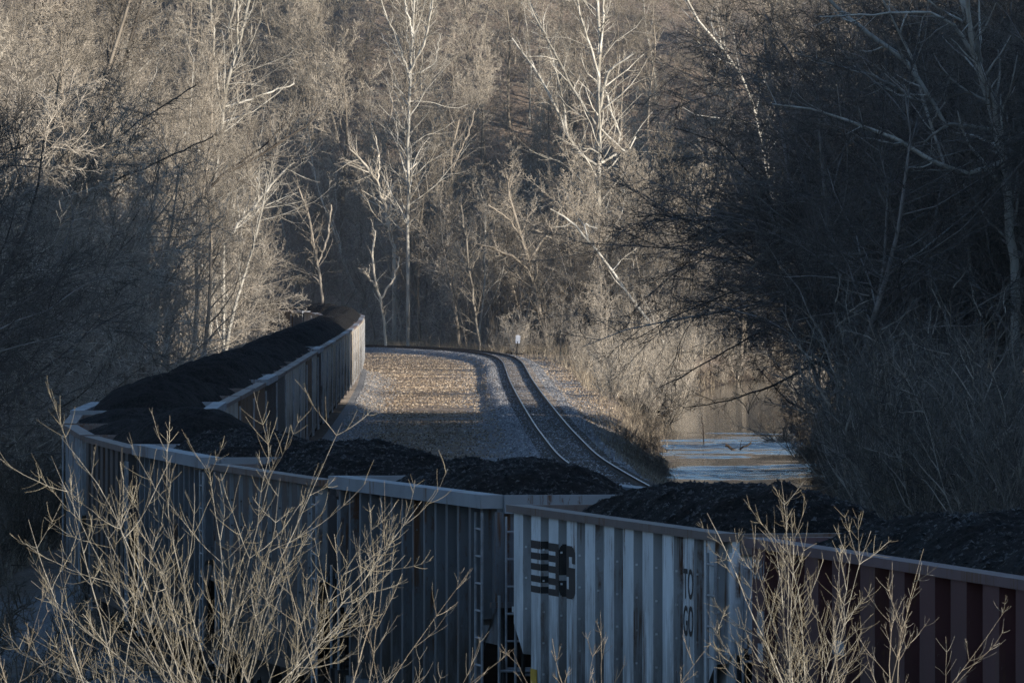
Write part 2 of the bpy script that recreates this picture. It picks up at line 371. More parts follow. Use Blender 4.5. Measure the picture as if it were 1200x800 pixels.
# creek
ys = np.concatenate([np.arange(120, 380, 8.0), np.arange(380, 720, .11), np.arange(720, 960, 8.0)]); bs = np.concatenate([[-1.5], np.linspace(-.6, 11, 22)])
BB, YY = np.meshgrid(bs, ys); XX = SHORE(YY) + BB
rif = np.exp(-((YY - 512 - .8 * BB) / 24) ** 2) + np.exp(-((YY - 444 - 1.5 * BB) / 17) ** 2) + .5 * np.exp(-((YY - 560 + BB) / 2.5) ** 2) + .5 * np.exp(-((YY - 482 - BB) / 2.0) ** 2)
amp = .0006 + .05 * np.clip(rif, 0, 1) * sst(-.35, .25, vnoise(XX, YY, 3.5, 41) + .5 * vnoise(XX, YY, 1.4, 42) + (rif - .6) * .4)
ZZ = WATER + amp * (np.sin(YY * 2 * np.pi / .62 + 5 * vnoise(XX, YY, 1.5, 43)) + 1.6 * vnoise(XX, YY, .5, 44))
nb = len(bs); ii = (np.arange(len(ys) - 1)[:, None] * nb + np.arange(nb - 1)[None, :]).ravel()
tag(link('water', mesh_np('water', np.stack([XX, YY, ZZ], -1), np.stack([ii, ii + 1, ii + nb + 1, ii + nb], 1), M['water'], True)), kind='structure')

# ------------------------------------------------------------------ railway tracks
def frame_at(fn, y):
    dx = (fn(y + 1) - fn(y - 1)) / 2; h = np.stack([dx, np.ones_like(dx)], -1); h /= np.linalg.norm(h, axis=-1, keepdims=True)
    return np.stack([fn(y), y], -1), h
RP = [(-.075, -.178), (.075, -.178), (.075, -.155), (.012, -.14), (.012, -.04), (.037, -.035), (.037, 0), (-.037, 0), (-.037, -.035), (-.012, -.04), (-.012, -.14), (-.075, -.155)]
def rail_mesh(fn, y0, y1, off, step=3.0):
    y = np.arange(y0, y1, step); p, h = frame_at(fn, y); n = np.stack([h[:, 1], -h[:, 0]], -1)
    prof = np.array(RP); k = len(prof)
    xy = p[:, None, :] + n[:, None, :] * (off + prof[:, 0])[None, :, None]
    V = np.concatenate([xy, np.broadcast_to(prof[:, 1][None, :, None], (len(y), k, 1))], -1).reshape(-1, 3)
    b = (np.arange(len(y) - 1) * k)[:, None]; i = np.arange(k)[None, :]; j = (i + 1) % k
    Q = np.stack([b + i, b + j, b + k + j, b + k + i], -1).reshape(-1, 4)
    me = mesh_np('rail', V, Q, M['rail_side']); me.materials.append(M['rail_head'])
    mi = np.zeros((len(y) - 1, k), np.int32); mi[:, 6] = 1; me.polygons.foreach_set('material_index', mi.ravel()); return me
def tie_mesh(): 
    m = MB(); m.box(-.11, .11, -1.3, 1.3, -.36, -.182); return m.mesh('tie', M['tie'])
def track(fn, y0, y1, label, single):
    root = link('railway_track', None, None, (0, 0, 0)); tag(root, label, 'track', 'railway tracks')
    for o_ in (-.755, .755): link('rail', rail_mesh(fn, y0, y1, o_), root)
    tm = tie_mesh(); base = np.array([v.co[:] for v in tm.vertices]); faces = np.array([p.vertices[:] for p in tm.polygons])
    y = np.array([single[0] if single else y0]); pos = []
    yy = y0
    while yy < y1:
        p, h = frame_at(fn, np.array([yy])); pos.append((p[0], h[0], yy)); yy += .58 * h[0][1]
    V = []; Fc = []; n = 0; cnt = 0
    for p, h, y_ in pos:
        a = math.atan2(h[1], h[0]) + random.gauss(0, .012); jz = random.gauss(0, .012)
        if single and y_ > single[0] and cnt < 100:
            o = link('tie', tm, root, (p[0], p[1], jz)); o.rotation_euler = (0, 0, a); cnt += 1; continue
        c, s_ = math.cos(a), math.sin(a)
        V.append(np.stack([base[:, 0] * c - base[:, 1] * s_ + p[0], base[:, 0] * s_ + base[:, 1] * c + p[1], base[:, 2] + jz], 1)); Fc.append(faces + n); n += len(base)
    o = link('tie', mesh_np('tie', np.concatenate(V), np.concatenate(Fc), M['tie']), root); tag(o, kind='stuff')
track(X2, 120, 1000, 'empty single railway track curving across the yard beside the creek', (310,))
track(X1, 20, 900, 'railway track lying under the long coal train', None)

# ------------------------------------------------------------------ hopper cars
HW = 1.55
def side_path(kind, Lb):
    """outer outline of a side wall along x: list of (x, depth out), and the visible faces"""
    h = Lb / 2; path = []; faces = []
    if kind == 'corrugated': n = 11; p = Lb / n; face = .54 * p; dp = .15
    elif kind == 'wide': n = 9 if Lb < 15 else 11; p = Lb / n; face = .5 * p; dp = .17
    else: n = 14; p = Lb / n; face = .16; dp = .13
    for i in range(n):                      # i = 0 at the far end (+x)
        c = h - (i + .5) * p; a, b = c + face / 2, c - face / 2
        ins = .03 if kind != 'posts' else .005
        path += [(a + ins, 0), (a, dp), (b, dp), (b - ins, 0)]
        faces.append((a, b, b - ins, dp))
    return [(h, 0)] + path + [(-h, 0)], faces

def hopper_meshes(kind, Lb, top, thick):
    """dictionary of part name -> list of meshes for one kind of car; material is set per object"""
    D = {}; h = Lb / 2; yo = HW - .15
    path, faces = side_path(kind, Lb)
    def z_low(x):
        e = h - abs(x)
        return 1.0 if e > 1.5 else 2.5 - e * .35 if e < .85 else 1.0
    for sgn in (1, -1):
        m = MB(); zt = top - thick; flank = []
        for (xa, ya), (xb, yb) in zip(path[:-1], path[1:]):
            xm = (xa + xb) / 2
            za = zb = 1.0
            if h - abs(xm) < 1.15 : za = 2.45 - (h - abs(xa)) * .55; zb = 2.45 - (h - abs(xb)) * .55
            q = [(xa, sgn * (yo + ya), za), (xb, sgn * (yo + yb), zb), (xb, sgn * (yo + yb), zt), (xa, sgn * (yo + ya), zt)]
            m.add(q, [(0, 1, 2, 3) if sgn < 0 else (3, 2, 1, 0)])
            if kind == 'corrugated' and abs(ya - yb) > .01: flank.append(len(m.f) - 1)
        # inner skin
        m.add([(h, sgn * (yo - .02), 1.9), (-h, sgn * (yo - .02), 1.9), (-h, sgn * (yo - .02), zt), (h, sgn * (yo - .02), zt)], [(0, 1, 2, 3)])
        for (a, b, b2, dp) in faces:          # rows of rivets down each rib
            for z in np.arange(1.25, zt - .1, .42):
                if h - abs(a) < 1.2 and z < 2.4: continue
                m.box(b - .028, b - .006, sgn * (yo + dp - .05), sgn * (yo + dp - .025), z - .013, z + .013)
                if kind == 'posts': m.box(a + .1, a + .13, sgn * (yo + .0), sgn * (yo + .025), z - .02, z + .02)
        me = m.mesh('side_wall', M['grey_paint']); me.materials.append(M['flank_shade_grime'])
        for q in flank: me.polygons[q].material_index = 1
        D.setdefault('side_wall', []).append(me)
        s = MB(); s.box(-h + 1.15, h - 1.15, sgn * (yo + .02), sgn * (yo + .16), .86, .998); D.setdefault('side_sill', []).append(s.mesh('side_sill', M['grey_paint']))
    for sx in (1, -1):
        e = MB(); x = sx * h
        e.box(min(x, x - sx * .05), max(x, x - sx * .05), -yo, yo, 2.45, top - .02)
        for y in (-1.38, -.7, 0, .7, 1.38): e.box(min(x + sx * .002, x + sx * .1), max(x + sx * .002, x + sx * .1), y - .06, y + .06, 2.5, top - .24)
        e.box(min(x + sx * .002, x + sx * .13), max(x + sx * .002, x + sx * .13), -yo - .1, yo + .1, 2.42, 2.498)
        D.setdefault('end_wall', []).append(e.mesh('end_wall', M['grey_paint']))
    sl_ = MB()
    for sx in (1, -1):
        sl_.prism_y([(sx * (h - .06), 2.44), (sx * (h - 2.4), 1.0), (sx * (h - 2.5), 1.0), (sx * (h - .12), 2.5)], -yo + .03, yo - .03)
        sl_.box(min(sx * (h + .45), sx * (h - 2.4)), max(sx * (h + .45), sx * (h - 2.4)), -.35, .35, .62, .98)
        sl_.box(min(sx * (h + .2), sx * (h + .45)), max(sx * (h + .2), sx * (h + .45)), -1.45, 1.45, .8, 1.02)
        for y in (-1.35, 1.35): sl_.rod((sx * (h + .3), y, 1.02), (sx * (h - .02), y * .98, 2.45), .035, 6)
        sl_.box(min(sx * (h - 1.9), sx * (h - 1.0)), max(sx * (h - 1.9), sx * (h - 1.0)), -1.3, 1.3, 1.0, 1.06)
    for c in np.linspace(-h + 3.4, h - 3.4, 3): sl_.prism_y([(c - 1.6, 1.0), (c + 1.6, 1.0), (c + .5, .38), (c - .5, .38)], -1.15, 1.15)
    sl_.box(-h + 2.4, h - 2.4, -yo + .03, yo - .03, .98, 1.03)
    D['underframe'] = [sl_.mesh('underframe', M['black_iron'])]
    tcm = MB(); w_ = .07 if thick < .15 else .10
    for sgn in (1, -1):
        y0, y1 = sorted((sgn * (yo - .09), sgn * (HW + w_ - .02))); tcm.box(-h - .02, h + .02, y0, y1, top - thick, top)
    for sx in (1, -1):
        x0, x1 = sorted((sx * (h - .09), sx * (h + .10))); tcm.box(x0, x1, -yo + .092, yo - .092, top - .26, top - .004)
    for k in range(2):
        xx = -h / 3 + k * 2 * h / 3; tcm.box(xx - .06, xx + .06, -yo + .092, yo - .092, top - .34, top - .22)
    D['top_chord'] = [tcm.mesh('top_chord', M['grey_paint'])]
    for sx, sy in ((1, -1), (-1, 1)):         # ladders at two corners, on the side and round the end
        m = MB(); x = sx * (h - .05)
        y = sy * (HW + .05)
        for xx in (x, x - sx * .48):
            m.rod((xx, y, .75), (xx, y, top - .25), .022, 6)
        for z in np.arange(.85, top - .3, .38): m.rod((x, y, z), (x - sx * .48, y, z), .016, 6)
        ye = sy * 1.3; xe = sx * (h + .17)
        for z in np.arange(1.2, top - .3, .38):
            m.rod((xe, ye, z), (xe, ye - sy * .45, z), .016, 6)
        for yy in (ye, ye - sy * .45): m.rod((xe, yy, 1.05), (xe, yy, top - .3), .018, 6)
        D.setdefault('ladder', []).append(m.mesh('ladder', M['steel']))
    for sx in (1, -1):
        for sy in (1, -1):
            g_ = MB(); x = sx * (h + .28); g_.rod((x, sy * 1.42, .5), (x, sy * 1.42, 2.6 if sy > 0 else 1.7), .022, 6)
            g_.rod((x - sx * .03, sy * 1.42, .55), (x - sx * .5, sy * 1.42, .55), .022, 6); g_.rod((x, sy * 1.42, 1.55), (x, sy * .9, 1.55), .02, 6)
            D.setdefault('grab_iron', []).append(g_.mesh('grab_iron', M['steel']))
    return D

def truck_mesh():
    m = MB()
    for s in (1, -1):
        y = s * .99
        m.prism_y([(-1.15, .42), (-1.15, .62), (-.5, .72), (.5, .72), (1.15, .62), (1.15, .42), (.9, .42), (.5, .22), (-.5, .22), (-.9, .42)], min(y, y + s * .16), max(y, y + s * .16))
        m.box(-.32, .32, min(y, y + s * .22), max(y, y + s * .22), .30, .48)
    m.box(-.22, .22, -1.0, 1.0, .45, .7)
    for x in (-.89, .89): m.rod((x, -.95, .45), (x, .95, .45), .07, 8)
    return m.mesh('truck', M['black_iron'])
def wheel_mesh():
    m = MB(); m.rod((0, -.055, 0), (0, .055, 0), .45, 20); m.rod((0, .03, 0), (0, .066, 0), .17, 12); return m.mesh('wheel', M['rail_side'])
def coupler_mesh():
    m = MB(); m.box(0, .5, -.09, .09, .72, .92); m.prism_y([(.5, .66), (.62, .66), (.72, .74), (.72, .9), (.62, .98), (.5, .98)], -.16, .16); return m.mesh('coupler', M['black_iron'])
TRUCK, WHEEL, COUPLER = truck_mesh(), wheel_mesh(), coupler_mesh()
KINDS = {}
def own_mat(o, m):
    o.material_slots[0].link = 'OBJECT'; o.material_slots[0].material = m
def make_car(kind, Lb, top, thick, paint_, chord, p0, p1, label, ladder_mat='steel'):
    key = (kind, round(Lb, 2), top, thick)
    if key not in KINDS: KINDS[key] = hopper_meshes(kind, Lb, top, thick)
    D = KINDS[key]
    c = (p0 + p1) / 2; dirn = p1 - p0
    root = link('coal_hopper_car', None, None, (c[0], c[1], 0)); root.rotation_euler = (0, 0, math.atan2(dirn[1], dirn[0]))
    tag(root, label, 'hopper car', 'loaded hopper cars of the coal train')
    for nm, lst in D.items():
        for me in lst:
            o = link(nm, me, root)
            own_mat(o, {'top_chord': M[chord], 'underframe': M['black_iron'], 'ladder': M[ladder_mat], 'grab_iron': M[ladder_mat]}.get(nm, M[paint_]))
    for sx in (1, -1):
        tr = link('truck', TRUCK, root, (sx * (Lb / 2 - 1.55), 0, 0))
        for x in (-.89, .89):
            for y in (-.755, .755): link('wheel', WHEEL, tr, (x, y, .452))
        cp = link('coupler', COUPLER, root, (sx * (Lb / 2 + .3), 0, 0)); cp.rotation_euler = (0, 0, 0 if sx > 0 else math.pi); cp.scale = (.62, 1, 1)
    return root

# ---- coal heaps
def coal_mesh(seed, Lb, top, humps):
    g = np.random.default_rng(seed); n, m_ = (260, 70) if seed > 10 else (110, 34); h = Lb / 2 - .12
    x = np.linspace(-h, h, n); y = np.linspace(-1.36, 1.36, m_); XX, YY = np.meshgrid(x, y, indexing='ij')
    e0, e1 = (g.uniform(1.6, 2.3), g.uniform(1.6, 2.3)) if seed > 10 else (g.uniform(2.4, 3.5), g.uniform(2.4, 3.5)); hh = .60 if seed > 10 else g.uniform(.45, .95)
    prof = np.clip((XX + h - .5) / (e0 * 1.5), 0, 1) * np.clip((h - .5 - XX) / (e1 * 1.5), 0, 1); prof = np.sin(prof * np.pi / 2) ** (1.05 if seed > 10 else 1.4)
    ph = g.uniform(0, 6); hump = 1 - .22 * (.5 + .5 * np.cos(XX / h * np.pi * humps + ph)) * (abs(XX) < h - 1.5)
    wid = np.clip(1 - (np.abs(YY) / 1.42) ** 2.4, 0, 1)
    z = top - (.62 if seed > 10 else .8) + prof * ((.46 if seed > 10 else .62) + hh * wid * hump)
    z += .10 * vnoise(XX + seed * 9, YY, .6, 3) + .12 * vnoise(XX + seed * 5, YY, 1.5, 5) + .09 * vnoise(XX, YY + seed, .25, 4) + .07 * vnoise(XX + seed, YY, .11, 6)
    ii = (np.arange(n - 1)[:, None] * m_ + np.arange(m_ - 1)[None, :]).ravel()
    return mesh_np('coal_heap', np.stack([XX, YY, z], -1), np.stack([ii, ii + m_, ii + m_ + 1, ii + 1], 1), M['coal'], True)

ORD = 'first second third fourth fifth sixth seventh eighth ninth tenth eleventh twelfth thirteenth fourteenth fifteenth sixteenth seventeenth eighteenth nineteenth twentieth'.split()
ORD += ['twenty-' + o for o in ORD[:9]] + ['thirtieth'] + ['thirty-' + o for o in ORD[:9]] + ['fortieth'] + ['forty-' + o for o in ORD[:9]] + ['fiftieth'] + ['fifty-' + o for o in ORD[:9]]
joints = [80.0, 94.6, 114.0, 130.2, 144.2, 156.9, 170.0, 183.4, 197.0, 211.0]
Y = 211.0
while Y < 862:
    dx = (X1(Y + 1) - X1(Y - 1)) / 2; Y += 15.2 / math.sqrt(1 + dx * dx); joints.append(Y)
SPEC = {0: None,
        1: ('wide', 'maroon_paint', 'chord_maroon', 3.90, .11, 'maroon hopper car with wide ribs, nearest the viewer, right of the white car', 'maroon'),
        2: ('corrugated', 'white_paint', 'chord_rust', 3.90, .10, 'white ribbed hopper car with black striped logo and stencilled letters', 'white'),
        3: ('posts', 'grey_paint', 'galvanised', 3.99, .19, 'grey hopper car with thin upright posts and thick pale top rail', 'grey'),
        4: ('corrugated', 'dark_paint', 'chord_rust', 3.90, .10, 'dark ribbed hopper car behind the large bush, second behind the white car', 'dark'),
        5: ('posts', 'grey_paint', 'galvanised', 3.99, .19, 'dark grey hopper car with thick top rail, third behind the white car', 'dark grey')}
kinds_cycle = [('posts', 'dark_paint', 'galvanised', 3.97, .18, 'black'), ('corrugated', 'weathered', 'chord_rust', 3.9, .10, 'weathered tan'), ('posts', 'grey_paint', 'galvanised', 3.97, .18, 'grey'),
               ('wide', 'dark_paint', 'chord_rust', 3.9, .11, 'sooty black'), ('wide', 'brown_paint', 'chord_rust', 3.9, .11, 'rusty brown'), ('corrugated', 'galvanised', 'chord_rust', 3.9, .10, 'pale grey'), ('wide', 'weathered', 'galvanised', 3.9, .11, 'pale tan, wide ribbed')]
coals = {}
rc = random.Random(5)
WHITE = MAROON = None
for i in range(1, len(joints) - 1):
    ya, yb = joints[i], joints[i + 1]
    p0 = np.array([float(X1(ya)), ya]); p1 = np.array([float(X1(yb)), yb]); L = np.linalg.norm(p1 - p0)
    if i in SPEC: kd, pt, ch, top, th, lab, cn = SPEC[i]
    else:
        kd, pt, ch, top, th, cn = kinds_cycle[rc.randrange(6)] if ya < 385 or ya > 735 else rc.choice([kinds_cycle[1], kinds_cycle[6], kinds_cycle[1]])  # far stretch takes only pale paint, standing in for sunlight on the sides
        lab = f'{cn} loaded hopper car, {ORD[i - 3]} car behind the white one'
    Lb = {1: 18.2, 2: 14.45, 3: 12.6}.get(i, 13.9 if ya > 205 or i == 1 else 12.1)
    r = make_car(kd, Lb, top, th, pt, ch, p0, p1, lab)
    if i == 2: WHITE = r
    if i == 1: MAROON = r
    ck = (rc.randrange(5), Lb)
    if i <= 5: ck = (10 + i, Lb)
    if ck not in coals: coals[ck] = coal_mesh(ck[0] + 1, Lb, 3.9, 1 + ck[0] % 3)
    co = link('coal_heap', coals[ck], None, r.location); co.rotation_euler = r.rotation_euler
    if ck[0] % 2 and i > 5: co.rotation_euler.z += math.pi
    if i <= 5:
        cm = coals[ck]; cv = np.empty(len(cm.vertices) * 3, np.float32); cm.vertices.foreach_get('co', cv); cv = cv.reshape(-1, 3); gg = np.random.default_rng(i); pk = gg.integers(0, len(cv), 4200); pk = pk[cv[pk, 2] > 3.55]
        n_ = len(pk); sz = gg.uniform(.01, .04, n_); bs_ = np.array([(1, 0, 0), (0, 1, 0), (-1, 0, 0), (0, -1, 0), (0, 0, 1)], float)
        lv = cv[pk][:, None, :] + (bs_[None] * gg.uniform(.5, 1.2, (n_, 5, 3)) + gg.normal(0, .25, (n_, 5, 3))) * sz[:, None, None]
        lo_ = link('coal_lump', mesh_np('coal_lump', lv, (np.array([(0, 1, 4), (1, 2, 4), (2, 3, 4), (3, 0, 4)])[None] + (np.arange(n_) * 5)[:, None, None]).reshape(-1, 3), M['coal_lump']), co); lo_['kind'] = 'stuff'
    where = {1: 'in the nearest, maroon hopper car', 2: 'in the white hopper car', 3: 'in the grey hopper car behind the white one'}.get(i, f'in the {ORD[i - 3]} car behind the white one')
    tag(co, 'heap of black coal ' + where, 'coal heap', 'coal heaps filling the hopper cars')

# ---- lettering on the white car
def letter_side(root, Lb, kind, fn, s_range, z_range, name, mat, ds=.02, dz=.018):
    """paint of a design given in (s, v): s counts ribs (0-.5 a rib's face, .5-1 its flank), v is the height from 0 to 1"""
    path, faces = side_path(kind, Lb); yo = HW - .15; V = []; Q = []
    zs = np.arange(z_range[0], z_range[1] - 1e-6, dz); ss = np.arange(s_range[0], s_range[1] - 1e-6, ds)
    def pos(s, z):
        i = int(math.floor(s + 1e-9)); f = s - i; a, b, b2, dp = faces[i]
        if f <= .5: u = f / .5; return (a + (b - a) * u, yo + dp + .004, z)
        u = (f - .5) / .5; return (b + (b2 - b) * u - .004, yo + dp * (1 - u), z)
    for z in zs:
        v = (z + dz / 2 - z_range[0]) / (z_range[1] - z_range[0])
        for hk in range(int(math.floor(s_range[0] * 2)), int(math.ceil(s_range[1] * 2))):
            a_, b_ = max(hk / 2, s_range[0]), min((hk + 1) / 2, s_range[1]); nn = max(1, int(round((b_ - a_) / ds))); e_ = np.linspace(a_, b_, nn + 1)
            on = [fn((p_ + q_) / 2, v) for p_, q_ in zip(e_[:-1], e_[1:])]; k0 = None
            for k_ in range(nn + 1):
                if k_ < nn and on[k_]:
                    if k0 is None: k0 = k_
                elif k0 is not None:
                    s0, s1 = e_[k0], e_[k_]; flank_ = hk % 2; s0 = s0 + (1e-6 if flank_ else 0); s1 = s1 - 1e-6
                    n = len(V); V += [pos(s0, z), pos(s1, z), pos(s1, z + dz), pos(s0, z + dz)]; Q.append((n, n + 1, n + 2, n + 3)); k0 = None
    return link(name, mesh_np(name, V, Q, M[mat]), root)

def seg_d(px, py, pts):
    best = 9
    for (ax, ay), (bx, by) in zip(pts[:-1], pts[1:]):
        dx, dy = bx - ax, by - ay; t_ = max(0, min(1, ((px - ax) * dx + (py - ay) * dy) / (dx * dx + dy * dy + 1e-12)))
        best = min(best, math.hypot(px - ax - t_ * dx, py - ay - t_ * dy))
    return best
def arc(cx, cy, rx, ry, a0, a1, n=10): return [(cx + rx * math.cos(R(a0 + (a1 - a0) * i / n)), cy + ry * math.sin(R(a0 + (a1 - a0) * i / n))) for i in range(n + 1)]
S_PTS = arc(.5, .70, .30, .16, 15, 90) + arc(.5, .70, .30, .16, 90, 270)[1:] + arc(.5, .32, .30, .18, 90, -90)[1:] + arc(.5, .32, .30, .18, -90, -165)[1:]
def horse(s, v):
    s -= 1.0
    if s < 1.36: return any(a <= v <= a + .13 for a in (.0, .215, .43, .645, .86)) and (s < 1.30 or True)
    if s < 1.52: return True
    u = (s - 1.52) / .92
    if .30 < v < .40 and u < .64: return False
    if .19 < v < .40 and .50 < u < .66: return False
    if .60 < v < .67 and u > .68: return False
    if .60 < v < .79 and .66 < u < .82: return False
    cx, cyv = (u - .5) / .5, (v - .5) / .5
    return max(abs(cx) - .55, 0) ** 2 / .2 + max(abs(cyv) - .7, 0) ** 2 / .09 < 1
# 'horse' here is the striped letter pair: bars of an N running into an S
if WHITE is not None:
    letter_side(WHITE, 14.45, 'corrugated', horse, (1.0, 3.44), (2.76, 3.46), 'logo', 'logo_black')
    def glyph(ch):
        cu = bpy.data.curves.new('lettering', 'FONT'); cu.body = ch; cu.size = 1.0; cu.offset = .014; ob = bpy.data.objects.new('lettering', cu); COL.objects.link(ob)
        dg = bpy.context.evaluated_depsgraph_get(); me = bpy.data.meshes.new_from_object(ob.evaluated_get(dg)); bpy.data.objects.remove(ob); return me
    def stencil(root, Lb, kind, rib, word, z0, z1, mat, u0=.06, u1=.94, name='lettering'):
        me = glyph(word); n = len(me.vertices); co = np.empty(n * 3); me.vertices.foreach_get('co', co); co = co.reshape(-1, 3)
        lo, hi = co.min(0), co.max(0); path, faces = side_path(kind, Lb); a, b, b2, dp = faces[rib]
        u = (co[:, 0] - lo[0]) / (hi[0] - lo[0]) * (u1 - u0) + u0; v = (co[:, 1] - lo[1]) / (hi[1] - lo[1])
        co = np.stack([a + (b - a) * u, np.full(n, HW - .15 + dp + .005), z0 + (z1 - z0) * v], 1)
        me.vertices.foreach_set('co', co.astype(np.float32).ravel()); me.update(); me.materials.clear(); me.materials.append(M[mat]); return link(name, me, root)
    stencil(WHITE, 14.45, 'corrugated', 9, 'TO', 3.03, 3.41, 'logo_black')
    stencil(WHITE, 14.45, 'corrugated', 9, 'GO', 2.57, 2.95, 'logo_black')
    m = MB(); pth, fcs = side_path('corrugated', 14.45)
    m.box(fcs[1][1] + .25, fcs[1][1] + .7, HW + .004, HW + .012, 1.35, 1.72); m.build('reflector_mark', M['yellow_mark'], WHITE)
    stencil(MAROON, 18.2, 'wide', 0, 'COU', 3.42, 3.66, 'stencil_white', .1, .95)
    pth, fcs = side_path('wide', 18.2)
    for rib, z0, z1, u0, u1 in ((0, 2.75, 3.05, .45, .95), (0, 2.45, 2.66, .5, .9), (3, 2.72, 2.88, .1, .9)):
        m = MB(); a, b = fcs[rib][:2]; m.box(a + (b - a) * u1, a + (b - a) * u0, HW + .024, HW + .03, z0, z1); m.build('stencil_panel', M['stencil_white'], MAROON)

# ------------------------------------------------------------------ white target sign on its post
p = at(605, 416, 835); z0 = float(ground_z(p[0], p[1]))
root = link('switch_target', None, None, (p[0], p[1], z0)); root.rotation_euler = (0, R(5), R(-8)); tag(root, 'white oblong target sign on a thin dark post beside the track curve', 'sign')
m = MB(); m.rod((0, 0, -.1), (0, 0, 1.5), .045, 8); m.build('post', M['black_iron'], root)
m = MB(); m.box(-.45, .55, -.12, .12, .36, .46); m.rod((-.45, 0, .1), (-.45, 0, .5), .07, 8); m.box(-.3, .3, -.2, .2, .0, .14); m.build('stand', M['black_iron'], root)
m = MB(); ol = [(-.17, .0), (.17, .0), (.2, .1), (.2, .62), (.14, .72), (-.14, .72), (-.2, .62), (-.2, .1)]
m.prism_y([(x, z + 1.32) for x, z in ol], -.03, .03); m.build('target_panel', M['sign_white'], root)

# ------------------------------------------------------------------ trees
G1 = 'bare trees of the sunlit hillside left of the train'
protos = dict(
    tall=[Proto('bare_tree', 20 + i, 19, .19, dict(k1=20, t1=.25, a1=42, l1=.36, trop1=.08, k2=10, k3=9, k4=5, wig=.07, rmin=.009), 'bark', 'twig') for i in range(3)],
    wide=[Proto('spreading_tree', 40 + i, 13, .20, dict(k1=15, t1=.15, a1=55, l1=.62, trop1=.05, w1=.17, k2=10, k3=9, k4=5, wig=.1, rmin=.009), 'bark', 'warm_twig') for i in range(3)],
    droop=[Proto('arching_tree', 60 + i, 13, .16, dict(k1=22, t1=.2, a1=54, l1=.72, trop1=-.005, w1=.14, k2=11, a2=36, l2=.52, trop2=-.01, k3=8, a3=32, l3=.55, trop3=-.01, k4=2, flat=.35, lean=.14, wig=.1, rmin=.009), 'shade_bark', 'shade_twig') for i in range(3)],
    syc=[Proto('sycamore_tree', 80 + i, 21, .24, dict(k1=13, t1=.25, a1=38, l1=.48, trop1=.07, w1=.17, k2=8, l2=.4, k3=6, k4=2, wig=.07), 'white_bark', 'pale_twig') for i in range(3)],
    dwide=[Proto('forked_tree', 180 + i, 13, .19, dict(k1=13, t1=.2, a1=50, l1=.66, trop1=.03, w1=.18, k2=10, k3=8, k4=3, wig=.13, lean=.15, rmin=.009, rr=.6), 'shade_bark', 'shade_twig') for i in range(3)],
    far=[Proto('woodland_tree', 30 + i, 18, .17, dict(k1=20, t1=.2, a1=44, l1=.38, trop1=.07, k2=10, k3=9, k4=4, wig=.08, rmin=.013), 'bark', 'twig') for i in range(4)],
    tallshrub=[Proto('tall_shrub', 160 + i, 6.8, .026, dict(stems=12, spread=.62, k1=10, t1=.15, a1=42, l1=.42, trop1=.03, w1=.16, k2=7, a2=45, k3=3, k4=0, rr=.6, wig=.12, rmin=.006), 'bark', 'shade_twig') for i in range(2)],
    sap=[Proto('young_tree', 100 + i, 8, .06, dict(k1=16, t1=.12, a1=42, l1=.42, trop1=.08, k2=7, k3=5, k4=2, wig=.06), 'bark', 'warm_twig') for i in range(3)],
    shrub=[Proto('bare_shrub', 120 + i, 3.6, .03, dict(stems=9, spread=.55, k1=9, t1=.1, a1=38, l1=.42, trop1=.08, k2=6, k3=5, k4=0, rr=.7, wig=.09, rmin=.006), 'twig', 'warm_twig') for i in range(3)],
    dshrub=[Proto('dark_shrub', 140 + i, 3.6, .03, dict(stems=9, spread=.6, k1=9, t1=.1, a1=42, l1=.45, trop1=.05, k2=6, k3=5, k4=0, rr=.7, wig=.1, rmin=.006), 'dark_twig', 'dark_twig') for i in range(2)],
)
rt = random.Random(11)
def scatter(kind, pts, label, cat, group, s0=.8, s1=1.2, lean=.05):
    for (x, y) in pts:
        p_ = rt.choice(protos[kind]); s_ = rt.uniform(s0, s1)
        p_.put(x, y, float(ground_z(x, y)), (s_, s_, s_ * rt.uniform(.92, 1.1)), rt.uniform(0, 6.28), label, cat, group, (rt.gauss(0, lean), rt.gauss(0, lean)))
def poisson(n, fy, fx, ok, dmin, tries=40):
    out = []
    for _ in range(n * tries):
        y = fy(); x = fx(y)
        if not ok(x, y): continue
        if all((x - a) ** 2 + ((y - b) * .6) ** 2 > dmin * dmin for a, b in out): out.append((x, y))
        if len(out) >= n: break
    return out
edge = lambda y, m=5: y * .0546 + m
# left hillside
okL = lambda x, y: -edge(y) < x < X1(y) - 6 and y < YF(x) - 2
fyL = lambda: 250 + 660 * rt.random() ** .9
fxL = lambda y: rt.uniform(-edge(y), float(X1(y)) - 6)
scatter('tall', poisson(95, fyL, fxL, okL, 3.8), 'tall bare tree in the sunlit woods on the left hillside', 'tree', G1, .75, 1.1)
scatter('wide', poisson(90, fyL, fxL, okL, 3.6), 'spreading bare tree with fine tan twigs in the left hillside woods', 'tree', 'spreading trees of the left hillside', .6, 1.05)
scatter('dwide', poisson(20, lambda: rt.uniform(215, 400), lambda y: rt.uniform(-edge(y, 3), float(X1(y)) - 7), lambda x, y: -edge(y, 3) < x < X1(y) - 7 - max(0, y - 240) * .045, 2.4), 'dark forked bare tree in the shade left of the train', 'tree', 'forked trees in the shade left of the train', .6, 1.05)
scatter('droop', poisson(16, lambda: rt.uniform(215, 400), lambda y: rt.uniform(-edge(y, 3), float(X1(y)) - 7), lambda x, y: -edge(y, 3) < x < X1(y) - 7 - max(0, y - 240) * .045, 2.6), 'dark arching bare tree in the shade left of the train', 'tree', 'arching trees in the shade left of the train', .55, .95)
scatter('sap', poisson(60, fyL, fxL, okL, 2.0), 'slim young bare tree among the left hillside woods', 'tree', 'young trees of the left hillside', .7, 1.3)
